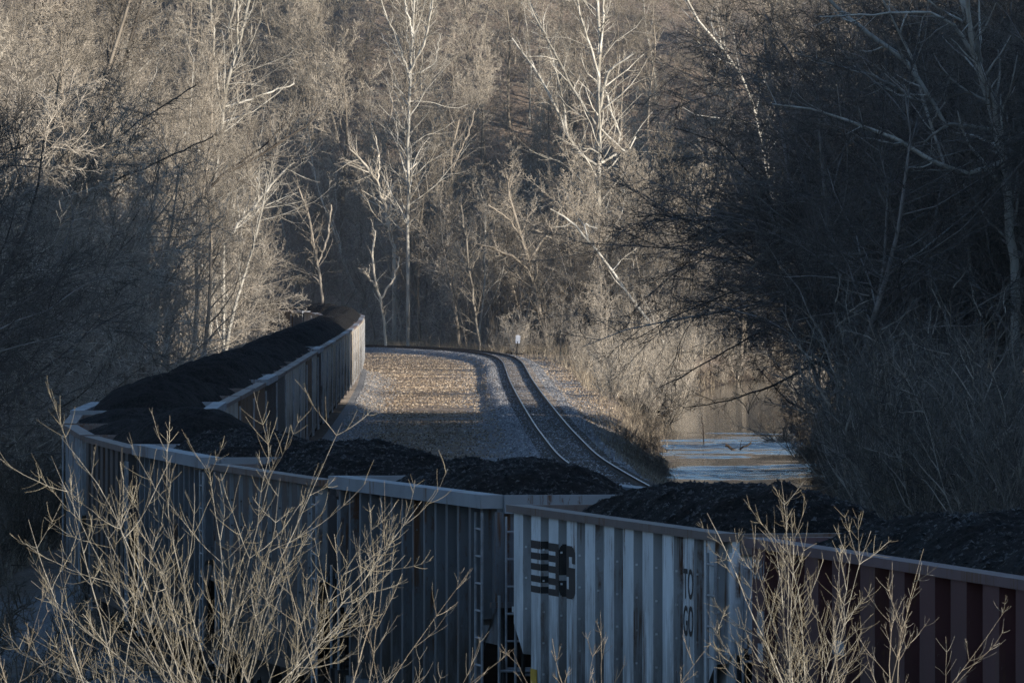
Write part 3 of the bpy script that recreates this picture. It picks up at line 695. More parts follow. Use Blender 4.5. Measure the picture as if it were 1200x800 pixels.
scatter('shrub', poisson(110, lambda: rt.uniform(230, 900), lambda y: float(X1(y)) - 5.0 - abs(rt.gauss(0, 4.5)), lambda x, y: x > -edge(y) and y < YF(x), 1.4), 'tan bare shrub in the thicket left of the train', 'shrub', 'thicket shrubs left of the train', .6, 1.15)
scatter('dshrub', poisson(46, lambda: rt.uniform(150, 330), lambda y: float(X1(y)) - 4.2 - abs(rt.gauss(0, 4)), lambda x, y: x > -edge(y, 2), .9), 'dim leafless shrub on the dark bank left of the near cars', 'shrub', 'dim shrubs on the bank left of the near cars', .45, 1.0)
scatter('syc', poisson(15, lambda: rt.uniform(520, 880), fxL, okL, 9), 'white barked tree with fine pale twigs in the left hillside woods', 'tree', 'white barked trees of the left hillside', .6, .95, .08)
# far hillside
okF = lambda x, y: abs(x) < edge(y) and y > YF(x) + 2
fyF = lambda: 860 + 190 * rt.random() ** 1.3
fxF = lambda y: rt.uniform(-edge(y), edge(y))
FW = []
while len(FW) < 285:
    x = rt.uniform(-60, 56); y = float(YF(x)) + 2 + 120 * rt.random() ** 1.15
    if abs(x) < edge(y, 2) and all((x - a) ** 2 + ((y - b) * .55) ** 2 > 9.5 for a, b in FW): FW.append((x, y))
scatter('far', FW, 'bare tree in the woods on the far hillside', 'tree', 'bare trees of the far hillside', .7, 1.15, .06)
scatter('wide', poisson(70, lambda: 860 + 120 * rt.random(), fxF, okF, 4.4), 'spreading bare tree in the woods at the far hill foot', 'tree', 'spreading trees of the far hill foot', .7, 1.05)
scatter('dwide', poisson(14, lambda: 868 + 50 * rt.random(), lambda y: rt.uniform(-24, 14), okF, 3.5), 'dark forked bare tree at the far edge of the yard', 'tree', 'forked trees at the far edge of the yard', .55, .85)
scatter('sap', poisson(60, lambda: 855 + 80 * rt.random(), fxF, okF, 2.6), 'slim young tree at the edge of the far woods', 'tree', 'young trees at the far wood edge', .6, 1.2)
scatter('shrub', poisson(80, lambda: 850 + 120 * rt.random(), fxF, okF, 1.8), 'bare shrub at the foot of the far hillside', 'shrub', 'shrubs at the far hill foot', .5, .9)
scatter('syc', poisson(20, lambda: rt.uniform(885, 1000), fxF, okF, 8), 'white barked tree among the woods of the far hillside', 'tree', 'white barked trees of the far hillside', .55, .95, .1)
# right bank of the creek
okR = lambda x, y: SHORE(y) + 8.5 < x < edge(y) and y < YF(x)
fxR = lambda y: rt.uniform(float(SHORE(y)) + 8, edge(y) + .1)
scatter('droop', poisson(34, lambda: rt.uniform(400, 486), lambda y: float(SHORE(y)) + 7.2 + abs(rt.gauss(0, 5.5)), lambda x, y: x < edge(y), 2.0), 'dark arching bare tree leaning over the right creek bank', 'tree', 'arching trees on the right creek bank', .8, 1.55)
scatter('droop', poisson(20, lambda: rt.uniform(415, 490), lambda y: rt.uniform(15, edge(y)), lambda x, y: x > SHORE(y) + 8.5, 2.4), 'very tall dark arching tree in the shade behind the creek', 'tree', 'very tall arching trees behind the creek', 1.45, 1.8)
scatter('dwide', poisson(34, lambda: rt.uniform(400, 482), lambda y: float(SHORE(y)) + 9.5 + abs(rt.gauss(0, 7)), lambda x, y: x < edge(y), 2.4), 'dark forked bare tree on the right bank of the creek', 'tree', 'forked trees on the right creek bank', .9, 1.6)
scatter('dwide', [(edge(y, 2) + rt.uniform(0, 16), y) for y in np.linspace(390, 462, 30)], 'dark forked tree added beyond the right edge to cast shade', 'tree', 'forked shade-casting trees beyond the right edge', 1.3, 1.7)  # row outside the frame, added to darken the woods behind the creek
scatter('tall', poisson(40, lambda: rt.uniform(690, 860), fxR, okR, 4.0), 'tall bare tree behind the creek on the right', 'tree', 'tall trees behind the creek', .85, 1.2)
scatter('dshrub', poisson(50, lambda: rt.uniform(330, 560), lambda y: float(SHORE(y)) + 6.2 + abs(rt.gauss(0, 3)), lambda x, y: x < edge(y), 1.5), 'dark shrub at the water edge under the arching trees', 'shrub', 'dark shrubs at the water edge', .5, 1.0)
scatter('syc', poisson(9, lambda: rt.uniform(500, 800), fxR, okR, 7), 'white barked tree half hidden in the shaded woods on the right', 'tree', 'white barked trees in the shaded right woods', .8, 1.05, .12)
scatter('sap', poisson(16, lambda: rt.uniform(500, 600), lambda y: float(SHORE(y)) + 8.5 + abs(rt.gauss(0, 5)), lambda x, y: x < edge(y, 3), 1.5), 'slim young bare tree on the far bank of the creek', 'tree', 'young trees on the far creek bank', 1.0, 1.6)
scatter('dwide', poisson(7, lambda: rt.uniform(500, 580), lambda y: rt.uniform(float(SHORE(y)) + 9, edge(y, 2)), lambda x, y: True, 3), 'dark forked bare tree on the right bank of the creek', 'tree', 'forked trees on the right creek bank', .6, 1.0)
# near bank of the creek, beyond the track
okB = lambda x, y: X2(y) + 4.6 < x < SHORE(y) + .5 and y > 560
fxB = lambda y: rt.uniform(float(X2(y)) + 3.5, float(SHORE(y)) + 1)
scatter('shrub', poisson(70, lambda: 575 + 310 * rt.random(), fxB, okB, 1.1), 'tan bare shrub on the creek bank beyond the track', 'shrub', 'shrubs on the near creek bank', .6, 1.2)
scatter('sap', poisson(26, lambda: 640 + 240 * rt.random(), fxB, okB, 2.0), 'young bare tree on the creek bank beyond the track', 'tree', 'young trees on the near creek bank', .6, 1.1)
scatter('tall', [(54 + rt.random() * 22, 368 + i * 3.0 + rt.random() * 3) for i in range(26)], 'tall unseen tree added on the ridge to dapple the yard with shade', 'tree', 'unseen trees added for dappled shade', .7, 1.0)  # added out of view so the yard gets streaky, dappled shade
scatter('dshrub', poisson(34, lambda: rt.uniform(380, 600), lambda y: float(SHORE(y)) - 1.2 + rt.gauss(0, .8), lambda x, y: x > X2(y) + 3.6, .8), 'small dark scrub on the near creek bank beside the track', 'shrub', 'low scrub on the near creek bank', .14, .34)
# bush at the right edge, in the middle distance
okS = lambda x, y: 10.4 < x < edge(y, 2) and SHORE(y) + 1.0 < x
RB = poisson(20, lambda: rt.uniform(252, 300), lambda y: rt.uniform(10.6, edge(y, 2)), lambda x, y: 10.6 < x, 1.0)
for (x, y) in RB:
    p_ = rt.choice(protos['tallshrub']); s_ = rt.uniform(.8, 1.35)
    p_.put(x, y, -1.2, (s_ * .8, s_ * .8, s_), rt.uniform(0, 6.28), 'tall pale brown shrub by the creek at the right edge', 'shrub', 'tall shrubs at the right edge by the creek')

# ------------------------------------------------------------------ single trees the photograph shows plainly
def feature(name, d, limbs, label, mt, mc, twigs=(9, 7, 3), dspread=3.0, seed=1, tl=.33, group=None, trop=.04, angle=45):
    """limbs: (list of (photo x, photo y, width in photo px)); each limb gets its own run in depth"""
    g = np.random.default_rng(seed); T = Tubes(); C = Tubes(); k = 14; res = []
    base = at(limbs[0][0][0], limbs[0][0][1], d); first = None
    for li, pl in enumerate(limbs):
        a = np.array(pl, float); s = np.concatenate([[0], np.cumsum(np.hypot(np.diff(a[:, 0]), np.diff(a[:, 1])))]); u = np.linspace(0, s[-1], k)
        X_ = np.interp(u, s, a[:, 0]); Y_ = np.interp(u, s, a[:, 1]); W_ = np.interp(u, s, a[:, 2])
        X_[1:-1] += g.normal(0, .7, k - 2); Y_[1:-1] += g.normal(0, .5, k - 2)
        run = (g.normal(0, dspread) if li else g.normal(0, dspread * .2)) * (u / max(u[-1], 1)) ** 1.2
        if li:                                # start where it meets an earlier limb
            q = np.array([[X_[0], Y_[0]]]); allp = np.concatenate([r_[0] for r_ in res]); alld = np.concatenate([r_[1] for r_ in res])
            j = np.argmin(((allp - q) ** 2).sum(1)); run = run + alld[j]
        P = np.stack([at(x_, y_, d + r_) for x_, y_, r_ in zip(X_, Y_, run)]); res.append((np.stack([X_, Y_], 1), run))
        rad = W_ / 2 / F * d * .8; dr = np.gradient(P, axis=0); dr /= np.linalg.norm(dr, axis=1, keepdims=True)
        if first is None: first = P[0].copy(); first[2] = min(first[2], float(ground_z(first[0], first[1])))
        if li == 0 and P[0][2] > first[2] + .1:
            P = np.concatenate([[first - [0, 0, .2]], P]); rad = np.concatenate([[rad[0] * 1.15], rad]); dr = np.concatenate([[dr[0]], dr])
        T.add([P - first], [rad], 8)
        Ln = np.linalg.norm(np.diff(P, axis=0), axis=1).sum()
        br = (P[None] - first, rad[None], dr[None])
        nk = max(4, int(twigs[0] * Ln / 6)); c = kids(g, br, np.array([max(4.5, Ln * .7)]), nk, .12, 1.0, angle, 14, tl, .5, .016, .4)
        b = grow(g, *c, 5, .15, trop, .3); T.add(b[0], b[1], 4)
        c2 = kids(g, b, c[2], twigs[1], .15, 1, 42, 14, .5, .6, .009, .4); b2 = grow(g, *c2, 4, .15, trop * .6, .4); C.add(b2[0], b2[1], 3)
        if twigs[2]: c3 = kids(g, b2, c2[2], twigs[2], .2, 1, 40, 14, .5, .7, .007, .4); b3 = grow(g, *c3, 2, .15, trop * .4, .5); C.add(b3[0], b3[1], 3)
    e = link(name, None, None, first); tag(e, label, 'tree', group); link('trunk', T.mesh(name, M[mt]), e); link('crown', C.mesh('crown', M[mc]), e)
    return e

# the big white sycamore on the far hillside
feature('sycamore_tree', 888, [
    [(701, 330, 7), (702, 215, 6.5), (703, 130, 6), (702, 60, 5), (700, -30, 3.5)],
    [(702, 195, 5), (680, 182, 5), (664, 155, 4.5), (648, 120, 4), (630, 85, 3.5), (600, 45, 2)],
    [(664, 155, 4), (660, 120, 3.5), (650, 80, 3), (640, 40, 2.5), (622, 5, 2)],
    [(698, 146, 4), (672, 105, 4), (650, 62, 3.5), (625, 20, 3), (612, -25, 2)],
    [(703, 192, 4), (722, 182, 3.5), (727, 160, 3), (715, 125, 3), (708, 105, 2.5)],
    [(703, 130, 4), (712, 85, 3.5), (728, 72, 3), (745, 62, 2)],
    [(702, 90, 4), (690, 50, 3), (676, 5, 2.5), (672, -30, 2)],
    [(702, 70, 3), (708, 20, 3), (706, -30, 2)],
    [(702, 150, 3), (735, 180, 2.5), (745, 160, 2)]],
    'large white sycamore with many pale limbs high on the far hillside', 'white_bark', 'pale_twig', (9, 6, 3), 3.5, 3)
feature('sycamore_tree', 905, [
    [(478, 300, 5), (478, 200, 4.5), (480, 110, 4), (484, 40, 3.5), (485, -30, 3)],
    [(480, 92, 4), (470, 55, 3), (452, 18, 2.5), (445, -10, 2)],
    [(480, 85, 4), (497, 50, 3.5), (506, 10, 3), (512, -25, 2)],
    [(478, 88, 3), (492, 86, 2), (510, 75, 2), (515, 40, 2)],
    [(484, 45, 3), (476, 10, 2.5), (470, -25, 2)]],
    'pale forked sycamore above the dark hollow of the far hillside', 'white_bark', 'pale_twig', (10, 7, 3), 3, 4)
feature('sycamore_tree', 640, [
    [(246, 260, 6), (251, 215, 6), (258, 160, 5.5), (264, 110, 5), (278, 55, 5), (298, -20, 4)],
    [(264, 110, 5), (262, 60, 4), (274, 10, 3.5), (280, -25, 3)],
    [(256, 105, 4), (252, 70, 4), (248, 20, 3.5), (246, -25, 3)],
    [(278, 55, 4), (278, 10, 3.5), (280, -25, 3)],
    [(250, 190, 4), (230, 175, 3.5), (218, 155, 3.5), (208, 185, 2.5)],
    [(264, 125, 3), (290, 118, 3), (325, 105, 2.5), (345, 98, 2)],
    [(258, 140, 3.5), (240, 110, 3), (246, 70, 2.5)]],
    'white barked sycamore with upright limbs on the left hillside', 'white_bark', 'pale_twig', (9, 7, 3), 3.0, 5)
feature('leaning_tree', 560, [
    [(262, 285, 4.5), (290, 250, 4), (308, 228, 3.5), (328, 205, 3), (345, 190, 2)], [(308, 228, 3), (302, 208, 2)], [(290, 250, 2.5), (320, 235, 2), (350, 245, 1.5)]],
    'slanting white limbed tree low on the left hillside', 'white_bark', 'pale_twig', (8, 5, 2), 2, 6)
feature('dark_tree', 470, [
    [(84, 330, 9), (95, 230, 8), (108, 140, 7), (128, 70, 6), (144, 5, 5), (150, -30, 4)],
    [(108, 140, 5), (140, 125, 4), (175, 135, 3), (190, 150, 2)], [(122, 88, 4), (150, 68, 3), (168, 78, 2)], [(100, 200, 4), (70, 150, 3), (40, 120, 2)]],
    'dark leaning trunk among the sunlit twigs on the left hillside', 'dark_bark', 'twig', (9, 7, 3), 2.5, 7)
feature('dark_tree', 430, [
    [(72, 330, 6), (100, 225, 5.5), (125, 130, 5), (150, 55, 4), (172, -20, 3)], [(100, 225, 4), (150, 205, 3), (205, 180, 2.5), (250, 160, 1.5)], [(110, 190, 3), (165, 140, 2.5), (230, 100, 2)]],
    'thin dark slanting trunk beside the leaning trunk on the left', 'dark_bark', 'dark_twig', (9, 7, 3), 2, 8)
feature('dark_tree', 520, [
    [(180, 345, 5), (220, 250, 4.5), (260, 205, 4), (300, 185, 3.5), (350, 155, 2.5), (375, 130, 1.5)], [(260, 205, 3), (310, 170, 2.5), (350, 130, 1.5)]],
    'dark tree with long low limb reaching right on the left hillside', 'dark_bark', 'twig', (9, 7, 3), 2, 9)
feature('dark_tree', 410, [[(35, 35, 6), (60, 15, 5), (90, -15, 4)], [(35, 35, 5), (5, 60, 4), (-20, 90, 3)], [(60, 15, 3), (95, 5, 2), (120, -5, 2)]][:1] + [[(60, 15, 3), (95, 5, 2), (120, -5, 2)]],
    'dark limbed tree at the upper left corner', 'dark_bark', 'dark_twig', (10, 7, 3), 2, 10)
feature('leaning_tree', 800, [
    [(792, 424, 4.2), (752, 365, 4), (733, 340, 4), (712, 310, 4), (690, 283, 3.8), (668, 258, 3), (645, 245, 2)], [(690, 283, 2.5), (684, 262, 2), (700, 268, 1.5)]],
    'bare white leaning trunk slanting down over the creek bank', 'white_bark', 'pale_twig', (4, 4, 2), 1.5, 11)
# dark sycamore on the right bank, in the shade
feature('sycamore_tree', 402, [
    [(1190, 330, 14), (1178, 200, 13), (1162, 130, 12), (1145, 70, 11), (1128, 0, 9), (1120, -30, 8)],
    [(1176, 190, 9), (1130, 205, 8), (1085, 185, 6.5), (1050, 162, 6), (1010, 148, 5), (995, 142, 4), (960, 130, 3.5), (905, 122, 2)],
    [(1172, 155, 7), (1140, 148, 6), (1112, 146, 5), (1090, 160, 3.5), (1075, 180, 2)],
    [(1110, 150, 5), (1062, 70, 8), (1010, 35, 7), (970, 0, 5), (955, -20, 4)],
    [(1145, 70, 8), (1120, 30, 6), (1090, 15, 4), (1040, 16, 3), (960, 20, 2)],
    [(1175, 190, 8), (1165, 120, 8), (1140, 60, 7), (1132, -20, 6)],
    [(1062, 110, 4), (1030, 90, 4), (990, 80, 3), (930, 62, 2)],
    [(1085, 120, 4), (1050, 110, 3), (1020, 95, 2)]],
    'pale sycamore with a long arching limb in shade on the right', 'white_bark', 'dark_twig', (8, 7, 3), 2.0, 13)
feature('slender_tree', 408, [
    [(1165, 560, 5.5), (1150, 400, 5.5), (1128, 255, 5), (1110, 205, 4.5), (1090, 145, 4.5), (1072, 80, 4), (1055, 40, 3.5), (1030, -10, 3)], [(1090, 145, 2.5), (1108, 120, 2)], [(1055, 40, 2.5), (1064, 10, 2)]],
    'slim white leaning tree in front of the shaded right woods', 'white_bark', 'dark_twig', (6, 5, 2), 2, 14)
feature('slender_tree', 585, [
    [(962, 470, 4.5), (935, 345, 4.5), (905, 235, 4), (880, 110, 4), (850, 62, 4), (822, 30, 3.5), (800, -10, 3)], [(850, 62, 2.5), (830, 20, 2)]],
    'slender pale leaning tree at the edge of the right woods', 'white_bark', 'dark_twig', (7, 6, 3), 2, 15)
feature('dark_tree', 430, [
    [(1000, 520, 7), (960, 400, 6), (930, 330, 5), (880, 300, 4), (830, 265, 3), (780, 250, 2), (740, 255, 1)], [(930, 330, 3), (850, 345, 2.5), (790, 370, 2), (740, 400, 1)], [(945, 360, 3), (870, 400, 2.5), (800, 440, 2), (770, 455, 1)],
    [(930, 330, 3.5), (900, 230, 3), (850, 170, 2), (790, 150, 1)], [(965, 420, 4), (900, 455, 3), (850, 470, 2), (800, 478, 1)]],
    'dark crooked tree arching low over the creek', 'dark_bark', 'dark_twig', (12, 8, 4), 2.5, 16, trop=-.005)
# trees at the far edge of the yard
feature('edge_tree', 880, [
    [(640, 402, 6), (628, 340, 6), (618, 300, 5), (600, 240, 4), (592, 200, 3)], [(622, 318, 4), (600, 300, 4), (575, 290, 3), (555, 285, 2)], [(620, 305, 4), (650, 260, 3.5), (665, 225, 2)], [(628, 340, 4), (605, 325, 3), (585, 300, 2), (575, 270, 2)], [(612, 280, 3), (595, 255, 2.5), (572, 240, 2)]],
    'dark branching tree behind the white target sign', 'bark', 'warm_twig', (11, 8, 4), 3, 17)
feature('edge_tree', 882, [
    [(562, 402, 3.5), (556, 360, 3.5), (550, 320, 3), (545, 280, 2.5), (540, 240, 2)], [(550, 320, 2), (565, 290, 2)], [(556, 350, 2), (540, 330, 1.5)]],
    'thin tan trunk at the far edge of the yard', 'warm_twig', 'warm_twig', (9, 6, 3), 2, 18)
feature('edge_tree', 900, [
    [(452, 398, 4), (448, 360, 4), (440, 330, 3.5), (436, 300, 3), (440, 270, 2)], [(447, 350, 3), (462, 325, 2.5), (468, 300, 2)], [(443, 340, 3), (425, 315, 2)]],
    'small pale forked tree beyond the far end of the train', 'pale_twig', 'warm_twig', (10, 7, 3), 2, 19)
feature('edge_tree', 905, [
    [(378, 350, 4), (370, 300, 4), (364, 260, 3.5), (350, 220, 2)], [(372, 310, 3), (384, 280, 3), (388, 240, 2)]],
    'twin dark trunks behind the far bend of the train', 'bark', 'warm_twig', (10, 7, 3), 2, 20)
feature('edge_tree', 925, [
    [(535, 300, 4), (533, 240, 4), (528, 180, 3.5), (538, 140, 2.5)], [(530, 200, 3), (548, 160, 2), (556, 130, 2)]],
    'upright tree in the dark hollow of the far hillside', 'bark', 'twig', (8, 6, 3), 2, 21)
feature('edge_tree', 930, [
    [(462, 290, 6), (452, 245, 5.5), (442, 215, 5), (430, 195, 4), (410, 175, 2)], [(450, 235, 4), (470, 205, 3), (490, 190, 2)], [(442, 215, 3), (445, 190, 2.5), (440, 160, 2)]],
    'crooked pale tree low on the far hillside', 'pale_twig', 'twig', (9, 6, 3), 2, 22)

# ------------------------------------------------------------------ shrubs in the foreground
def fore_shrub(name, d, base, stems, label, mt, mc, seed, k=(8, 4, 1), rad=.0058, l2=.40, trop=.07, group='foreground shrubs'):
    g = np.random.default_rng(seed); T = Tubes(); C = Tubes(); b0 = at(base[0], base[1], d); n = len(stems)
    stems = [(base[0] + (x - base[0]) * .9, 800 - (800 - y) * .93) for x, y in stems]
    tips = np.array([at(x, y, d) for x, y in stems]); V_ = tips - b0; L = np.linalg.norm(V_, axis=1) * 1.06
    dep = g.normal(0, .22, n); D = V_ / np.linalg.norm(V_, axis=1, keepdims=True); D[:, 1] += dep; D[:, 2] -= trop * 2.2; D[:, 0] *= 1.15; D /= np.linalg.norm(D, axis=1, keepdims=True)
    P = np.repeat(b0[None], n, 0) + g.normal(0, .05, (n, 3)) * [1.6, 1, 0]
    s0 = grow(g, P, D, L, rad * g.uniform(.6, 1.15, n), 12, .06, trop * .35, .22); T.add(s0[0] - b0, s0[1], 6)
    def opp(br, Ln, kk, t0, ang, ratio, rr, rmin, fall):
        """twigs in opposite pairs"""
        P_, C_, L_, R_ = kids(g, br, Ln, kk, t0, .97, ang, 9, ratio, rr, rmin, fall)
        N = len(br[0]); P2 = P_.copy(); 
        ax = np.repeat(br[2][:, len(br[2][0]) // 2], kk, 0); C2 = 2 * (C_ * ax).sum(1, keepdims=True) * ax - C_
        keep = g.random(len(P_)) < .62
        return np.concatenate([P_, P2[keep]]), np.concatenate([C_, C2[keep]]), np.concatenate([L_, L_[keep] * g.uniform(.5, 1, keep.sum())]), np.concatenate([R_, R_[keep]])
    c1 = opp(s0, L, k[0], .2, 40, l2, .58, .0022, .6); b1 = grow(g, *c1, 8, .06, trop, .5); T.add(b1[0] - b0, b1[1], 5)
    c2 = opp(b1, c1[2], k[1], .15, 38, .5, .65, .0014, .45); b2 = grow(g, *c2, 6, .07, trop * 1.1, .6); C.add(b2[0] - b0, b2[1], 4)
    e = link(name, None, None, b0); tag(e, label, 'shrub', group); link('stem', T.mesh('stem', M[mt]), e); link('twig', C.mesh('twig', M[mc]), e)
    return e
fore_shrub('foreground_shrub', 58, (268, 905), [(135, 470), (30, 540), (75, 640), (205, 560), (285, 485), (330, 555), (395, 520), (440, 600), (300, 470), (170, 560), (240, 520), (100, 590), (360, 590), (60, 690), (420, 690), (225, 600), (190, 500), (345, 540)], 'large yellow twigged bare bush in front of the dark cars, lower left', 'yellow_stem', 'yellow_twig', 31)
fore_shrub('foreground_shrub', 62, (130, 920), [(40, 600), (90, 570), (150, 640)], 'thinner bare bush at the left of the large yellow bush', 'yellow_stem', 'yellow_twig', 32, (6, 4, 1), .0065)
fore_shrub('foreground_shrub', 64, (385, 920), [(330, 620), (395, 560), (450, 640), (520, 650), (560, 700)], 'thin bare bush in front of the grey car', 'grey_stem', 'yellow_stem', 33, (5, 3, 1), .006)
fore_shrub('foreground_shrub', 60, (945, 900), [(850, 590), (920, 540), (980, 560), (1000, 640), (880, 660), (840, 700), (940, 600), (900, 620), (965, 620), (1010, 700)], 'tall yellow twigged bare bush in front of the white and maroon cars', 'yellow_stem', 'yellow_twig', 34, (7, 4, 1), .0060)
fore_shrub('foreground_shrub', 63, (1030, 900), [(1085, 640), (1040, 660), (1000, 690), (1075, 700), (1160, 690)], 'bare bush in front of the maroon car', 'grey_stem', 'yellow_stem', 35, (5, 3, 1), .006)
fore_shrub('foreground_shrub', 61, (700, 915), [(640, 740), (690, 760), (715, 720), (770, 735), (610, 770)], 'low thin twigs in front of the white car', 'grey_stem', 'grey_stem', 36, (4, 2, 1), .005)
fore_shrub('foreground_shrub', 66, (30, 930), [(-10, 620), (40, 680), (80, 720)], 'dim grey bush at the lower left edge', 'grey_stem', 'grey_stem', 37, (6, 4, 1), .006)

# ------------------------------------------------------------------ loose stuff on the ground
def cards(n, xs, ys, zs, smin, smax, g, flat):
    s = g.uniform(smin, smax, n); nrm = g.normal(0, 1, (n, 3)); nrm[:, 2] = np.abs(nrm[:, 2]) * flat + .2; nrm /= np.linalg.norm(nrm, axis=1, keepdims=True)
    u = np.cross(nrm, g.normal(0, 1, (n, 3))); u /= np.linalg.norm(u, axis=1, keepdims=True); v = np.cross(nrm, u) * g.uniform(.5, 1, (n, 1))
    c = np.stack([xs, ys, zs + s * .3], 1); V = np.stack([c - u * s[:, None], c - v * s[:, None], c + u * s[:, None], c + v * s[:, None]], 1).reshape(-1, 3)
    return V, np.arange(4 * n).reshape(-1, 4)
g = np.random.default_rng(50)
n = 120000; y = g.uniform(320, 890, n); x = X1(y) + 1.8 + g.random(n) * (X2(y) - X1(y) + 5.0 - 1.8)
keep = (x < SHORE(y) - .6) & (vnoise(x, y, 4, 31) + .6 * vnoise(x, y, 1.5, 32) > -.25) & ((np.abs(x - X2(y)) > 2.2) | (g.random(n) < .08)); x, y = x[keep], y[keep]
V, Q = cards(len(x), x, y, ground_z(x, y), .02, .07, g, .8); tag(link('leaf_litter', mesh_np('leaf_litter', V, Q, M['leaf'])), 'dry brown leaves strewn over the gravel between the tracks', 'fallen leaves', kind='stuff')
def stones(n, x, y, z, s0, s1, g):
    s = g.uniform(s0, s1, n); base = np.array([(1, 0, 0), (0, 1, 0), (-1, 0, 0), (0, -1, 0), (0, 0, 1), (0, 0, -1)], float); fc = np.array([(0, 1, 4), (1, 2, 4), (2, 3, 4), (3, 0, 4)])
    V = base[None] * s[:, None, None] * g.uniform(.6, 1.2, (n, 6, 3)) + g.normal(0, .12, (n, 6, 3)) * s[:, None, None]
    a = g.uniform(0, 6.28, n); c_, s_ = np.cos(a)[:, None], np.sin(a)[:, None]; V = np.stack([V[..., 0] * c_ - V[..., 1] * s_, V[..., 0] * s_ + V[..., 1] * c_, V[..., 2] * .8], -1) + np.stack([x, y, z], 1)[:, None, :]
    return V.reshape(-1, 3), (fc[None] + (np.arange(n) * 6)[:, None, None]).reshape(-1, 3)
n = 46000; y = g.uniform(300, 900, n); x = X2(y) + g.normal(0, 1.7, n); z = ground_z(x, y); keep = x < SHORE(y) - .8; x, y, z = x[keep], y[keep], z[keep]
xa = np.concatenate([x, X1(yb_ := g.uniform(215, 720, 16000)) + 1.7 + np.abs(g.normal(0, .9, 16000))]); y = np.concatenate([y, yb_]); x = xa; z = ground_z(x, y)
V, Q = stones(len(x), x, y, z, .03, .08, g); tag(link('gravel', mesh_np('gravel', V, Q, M['stone'])), 'grey crushed stone ballast around the empty track', 'ballast', kind='stuff')
def blades(x, y, z, h0, h1, g, w_=.012):
    n = len(x); h = g.uniform(h0, h1, n); a = g.uniform(0, 6.28, n); ln = g.normal(0, .35, (n, 2)) * h[:, None]; c = np.stack([x, y, z], 1)
    u = np.stack([np.cos(a), np.sin(a), np.zeros(n)], 1) * w_; tip = c + np.stack([ln[:, 0], ln[:, 1], h], 1)
    return np.stack([c - u, c + u, tip], 1).reshape(-1, 3), np.arange(3 * n).reshape(-1, 3)
parts = []
n = 26000; x = g.uniform(-50, 6, n); y = YF(x) - 6 + g.exponential(5, n); parts.append((x, y, .3, 1.1))
n = 9000; y = g.uniform(600, 890, n); x = X2(y) + 4.2 + g.random(n) * np.maximum(1, SHORE(y) - X2(y) - 4.2); parts.append((x, y, .3, 1.0))
n = 16000; y = g.uniform(150, 420, n); x = X1(y) - 4.0 - g.exponential(4, n); parts.append((x, y, .2, .8))
n = 9000; y = g.uniform(360, 640, n); x = SHORE(y) - 1.6 + g.normal(0, 1.0, n); parts.append((x, y, .1, .5))
n = 7000; y = g.uniform(330, 885, n); x = X1(y) + 2.5 + g.random(n) * (X2(y) - X1(y) - 5); kp = vnoise(x, y, 5, 71) > .12; parts.append((x[kp], y[kp], .04, .22))
VV, QQ, o_ = [], [], 0
for x, y, a, b in parts:
    V, Q = blades(x, y, ground_z(x, y), a, b, g, .016); VV.append(V); QQ.append(Q + o_); o_ += len(V)
tag(link('dry_grass', mesh_np('dry_grass', np.concatenate(VV), np.concatenate(QQ), M['straw'])), 'dry tan grass and weeds along the wood edges', 'dry grass', kind='stuff')

# brushwood on the wooded slopes
T = Tubes(); n = 42000
y = g.uniform(240, 1030, n); x = g.uniform(-1, 1, n) * (y * .0546 + 4)
keep = (((x < X1(y) - 6) | (y > YF(x) + 1) | (x > SHORE(y) + 8.5))); x, y = x[keep], y[keep]; n = len(x)
D = g.normal(0, .55, (n, 3)); D[:, 2] = 1; D /= np.linalg.norm(D, axis=1, keepdims=True)
b = grow(g, np.stack([x, y, ground_z(x, y)], 1), D, g.uniform(.8, 3.0, n), np.full(n, .014), 3, .2, .0, .4); T.add(b[0], b[1], 3)
c = kids(g, b, np.full(n, 1.4), 4, .25, 1, 45, 15, .55, .7, .008, .4); b2 = grow(g, *c, 2, .15, .02, .5); T.add(b2[0], b2[1], 3)
tag(link('undergrowth', T.mesh('undergrowth', M['warm_twig'])), 'tangled leafless brush covering the wooded slopes', 'undergrowth', kind='stuff')

# ------------------------------------------------------------------ drift at the water's edge
g = np.random.default_rng(61)
def root_wad():
    p = at(772, 494, 590); p[2] = WATER + .9
    root = link('root_wad', None, None, p); tag(root, 'dark uprooted stump with tangled roots on the creek bank', 'stump')
    T = Tubes(); D = np.array([[-.9, .3, .25]]); D /= np.linalg.norm(D); b = grow(g, np.zeros((1, 3)), D, np.array([2.6]), np.array([.34]), 6, .04, 0, .8); T.add(b[0], b[1], 10); link('trunk', T.mesh('trunk', M['root_wood']), root)
    T = Tubes(); n = 40; D = g.normal(0, 1, (n, 3)); D[:, 0] = np.abs(D[:, 0]) * .6 + .25; D /= np.linalg.norm(D, axis=1, keepdims=True)
    b = grow(g, g.normal(0, .12, (n, 3)), D, g.uniform(.5, 1.3, n), g.uniform(.05, .13, n), 5, .25, -.05, .2); T.add(b[0], b[1], 6); c = kids(g, b, np.full(n, .9), 4, .2, 1, 50, 15, .6, .6, .02); b2 = grow(g, *c, 4, .25, 0, .3); T.add(b2[0], b2[1], 4)
    link('root', T.mesh('root', M['root_wood']), root)
root_wad()
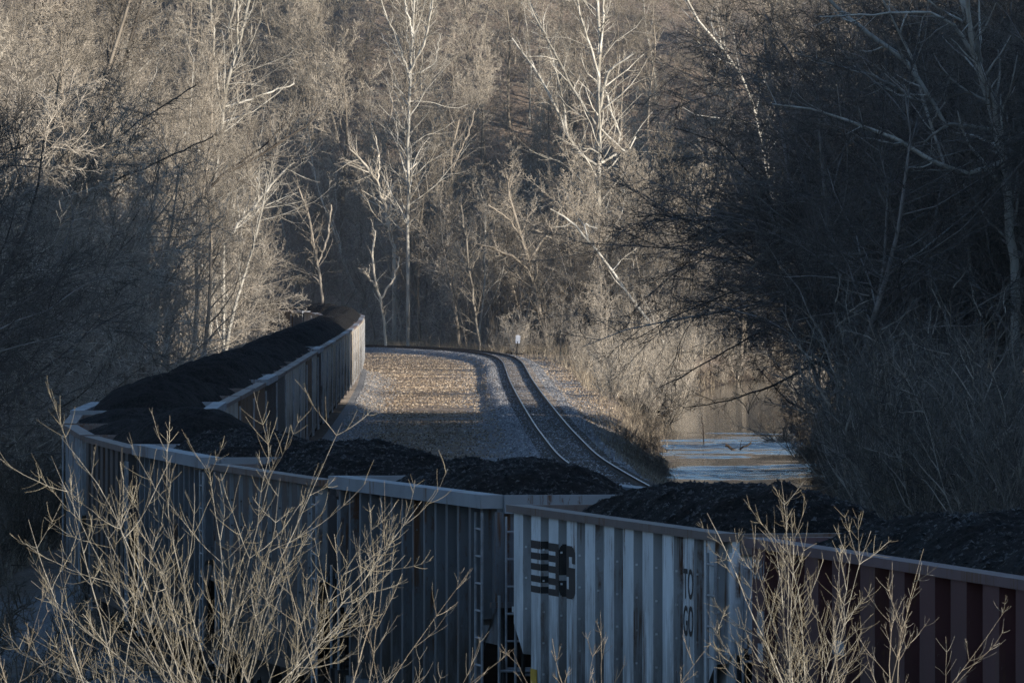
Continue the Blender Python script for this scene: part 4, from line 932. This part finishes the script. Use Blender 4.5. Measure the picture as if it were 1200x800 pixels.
def log(name, pts, r, mat, label, cat='log'):
    P = np.array(pts, float); u = np.linspace(0, len(P) - 1, 9); Q_ = np.stack([np.interp(u, np.arange(len(P)), P[:, i]) for i in range(3)], 1); Q_[1:-1] += g.normal(0, r * .4, (7, 3))
    T = Tubes(); T.add([Q_], [np.linspace(r, r * .6, 9)], 8); c = kids(g, (Q_[None], np.linspace(r, r * .6, 9)[None], np.gradient(Q_, axis=0)[None] / (np.linalg.norm(np.gradient(Q_, axis=0), axis=1)[None, :, None])), np.array([r * 14]), 4, .2, 1, 50, 10, .8, .5, .008); b = grow(g, *c, 3, .15, .03, .4); T.add(b[0], b[1], 4)
    tag(link(name, T.mesh(name, M[mat])), label, cat)
def on(px, py, d, dz=0): p = at(px, py, d); return p + np.array([0, 0, dz])
log('driftwood_log', [on(747, 499, 560), on(758, 496, 562), on(774, 506, 556)], .07, 'dead_wood', 'pale driftwood pole lying on the creek bank below the stump')
log('driftwood_log', [on(730, 478, 585), on(745, 490, 575), on(756, 503, 565)], .10, 'root_wood', 'dark log lying along the edge of the creek bank')
q = on(825, 517, 520); q[2] = WATER - .3
log('dead_stem', [q, on(824, 500, 520), on(822, 488, 520)], .035, 'root_wood', 'thin dead stem standing upright in the creek', 'dead stem')
q = on(862, 521, 505); q[2] = WATER - .05
log('driftwood_log', [on(850, 521, 505), q, on(880, 519, 508)], .08, 'root_wood', 'dark branch caught on the riffle in the creek')
q = on(1001, 585, 385); q[2] = WATER - .3
log('dead_stem', [q, on(1001, 560, 385), on(1000, 520, 385)], .05, 'root_wood', 'dark dead stem at the near end of the creek', 'dead stem')

# ------------------------------------------------------------------ the air
hz = MB(); hz.box(-760, 760, -350, 2080, -14, 175)
hm = bpy.data.materials.new('haze'); hm.use_nodes = True; hm.node_tree.nodes.clear()
ho = hm.node_tree.nodes.new('ShaderNodeOutputMaterial'); hv = hm.node_tree.nodes.new('ShaderNodeVolumePrincipled')
hv.inputs['Color'].default_value = (.86, .91, 1, 1); hv.inputs['Density'].default_value = .000022; hv.inputs['Anisotropy'].default_value = 0.0
hm.node_tree.links.new(hv.outputs[0], ho.inputs['Volume'])
tag(hz.build('haze', hm), kind='stuff')
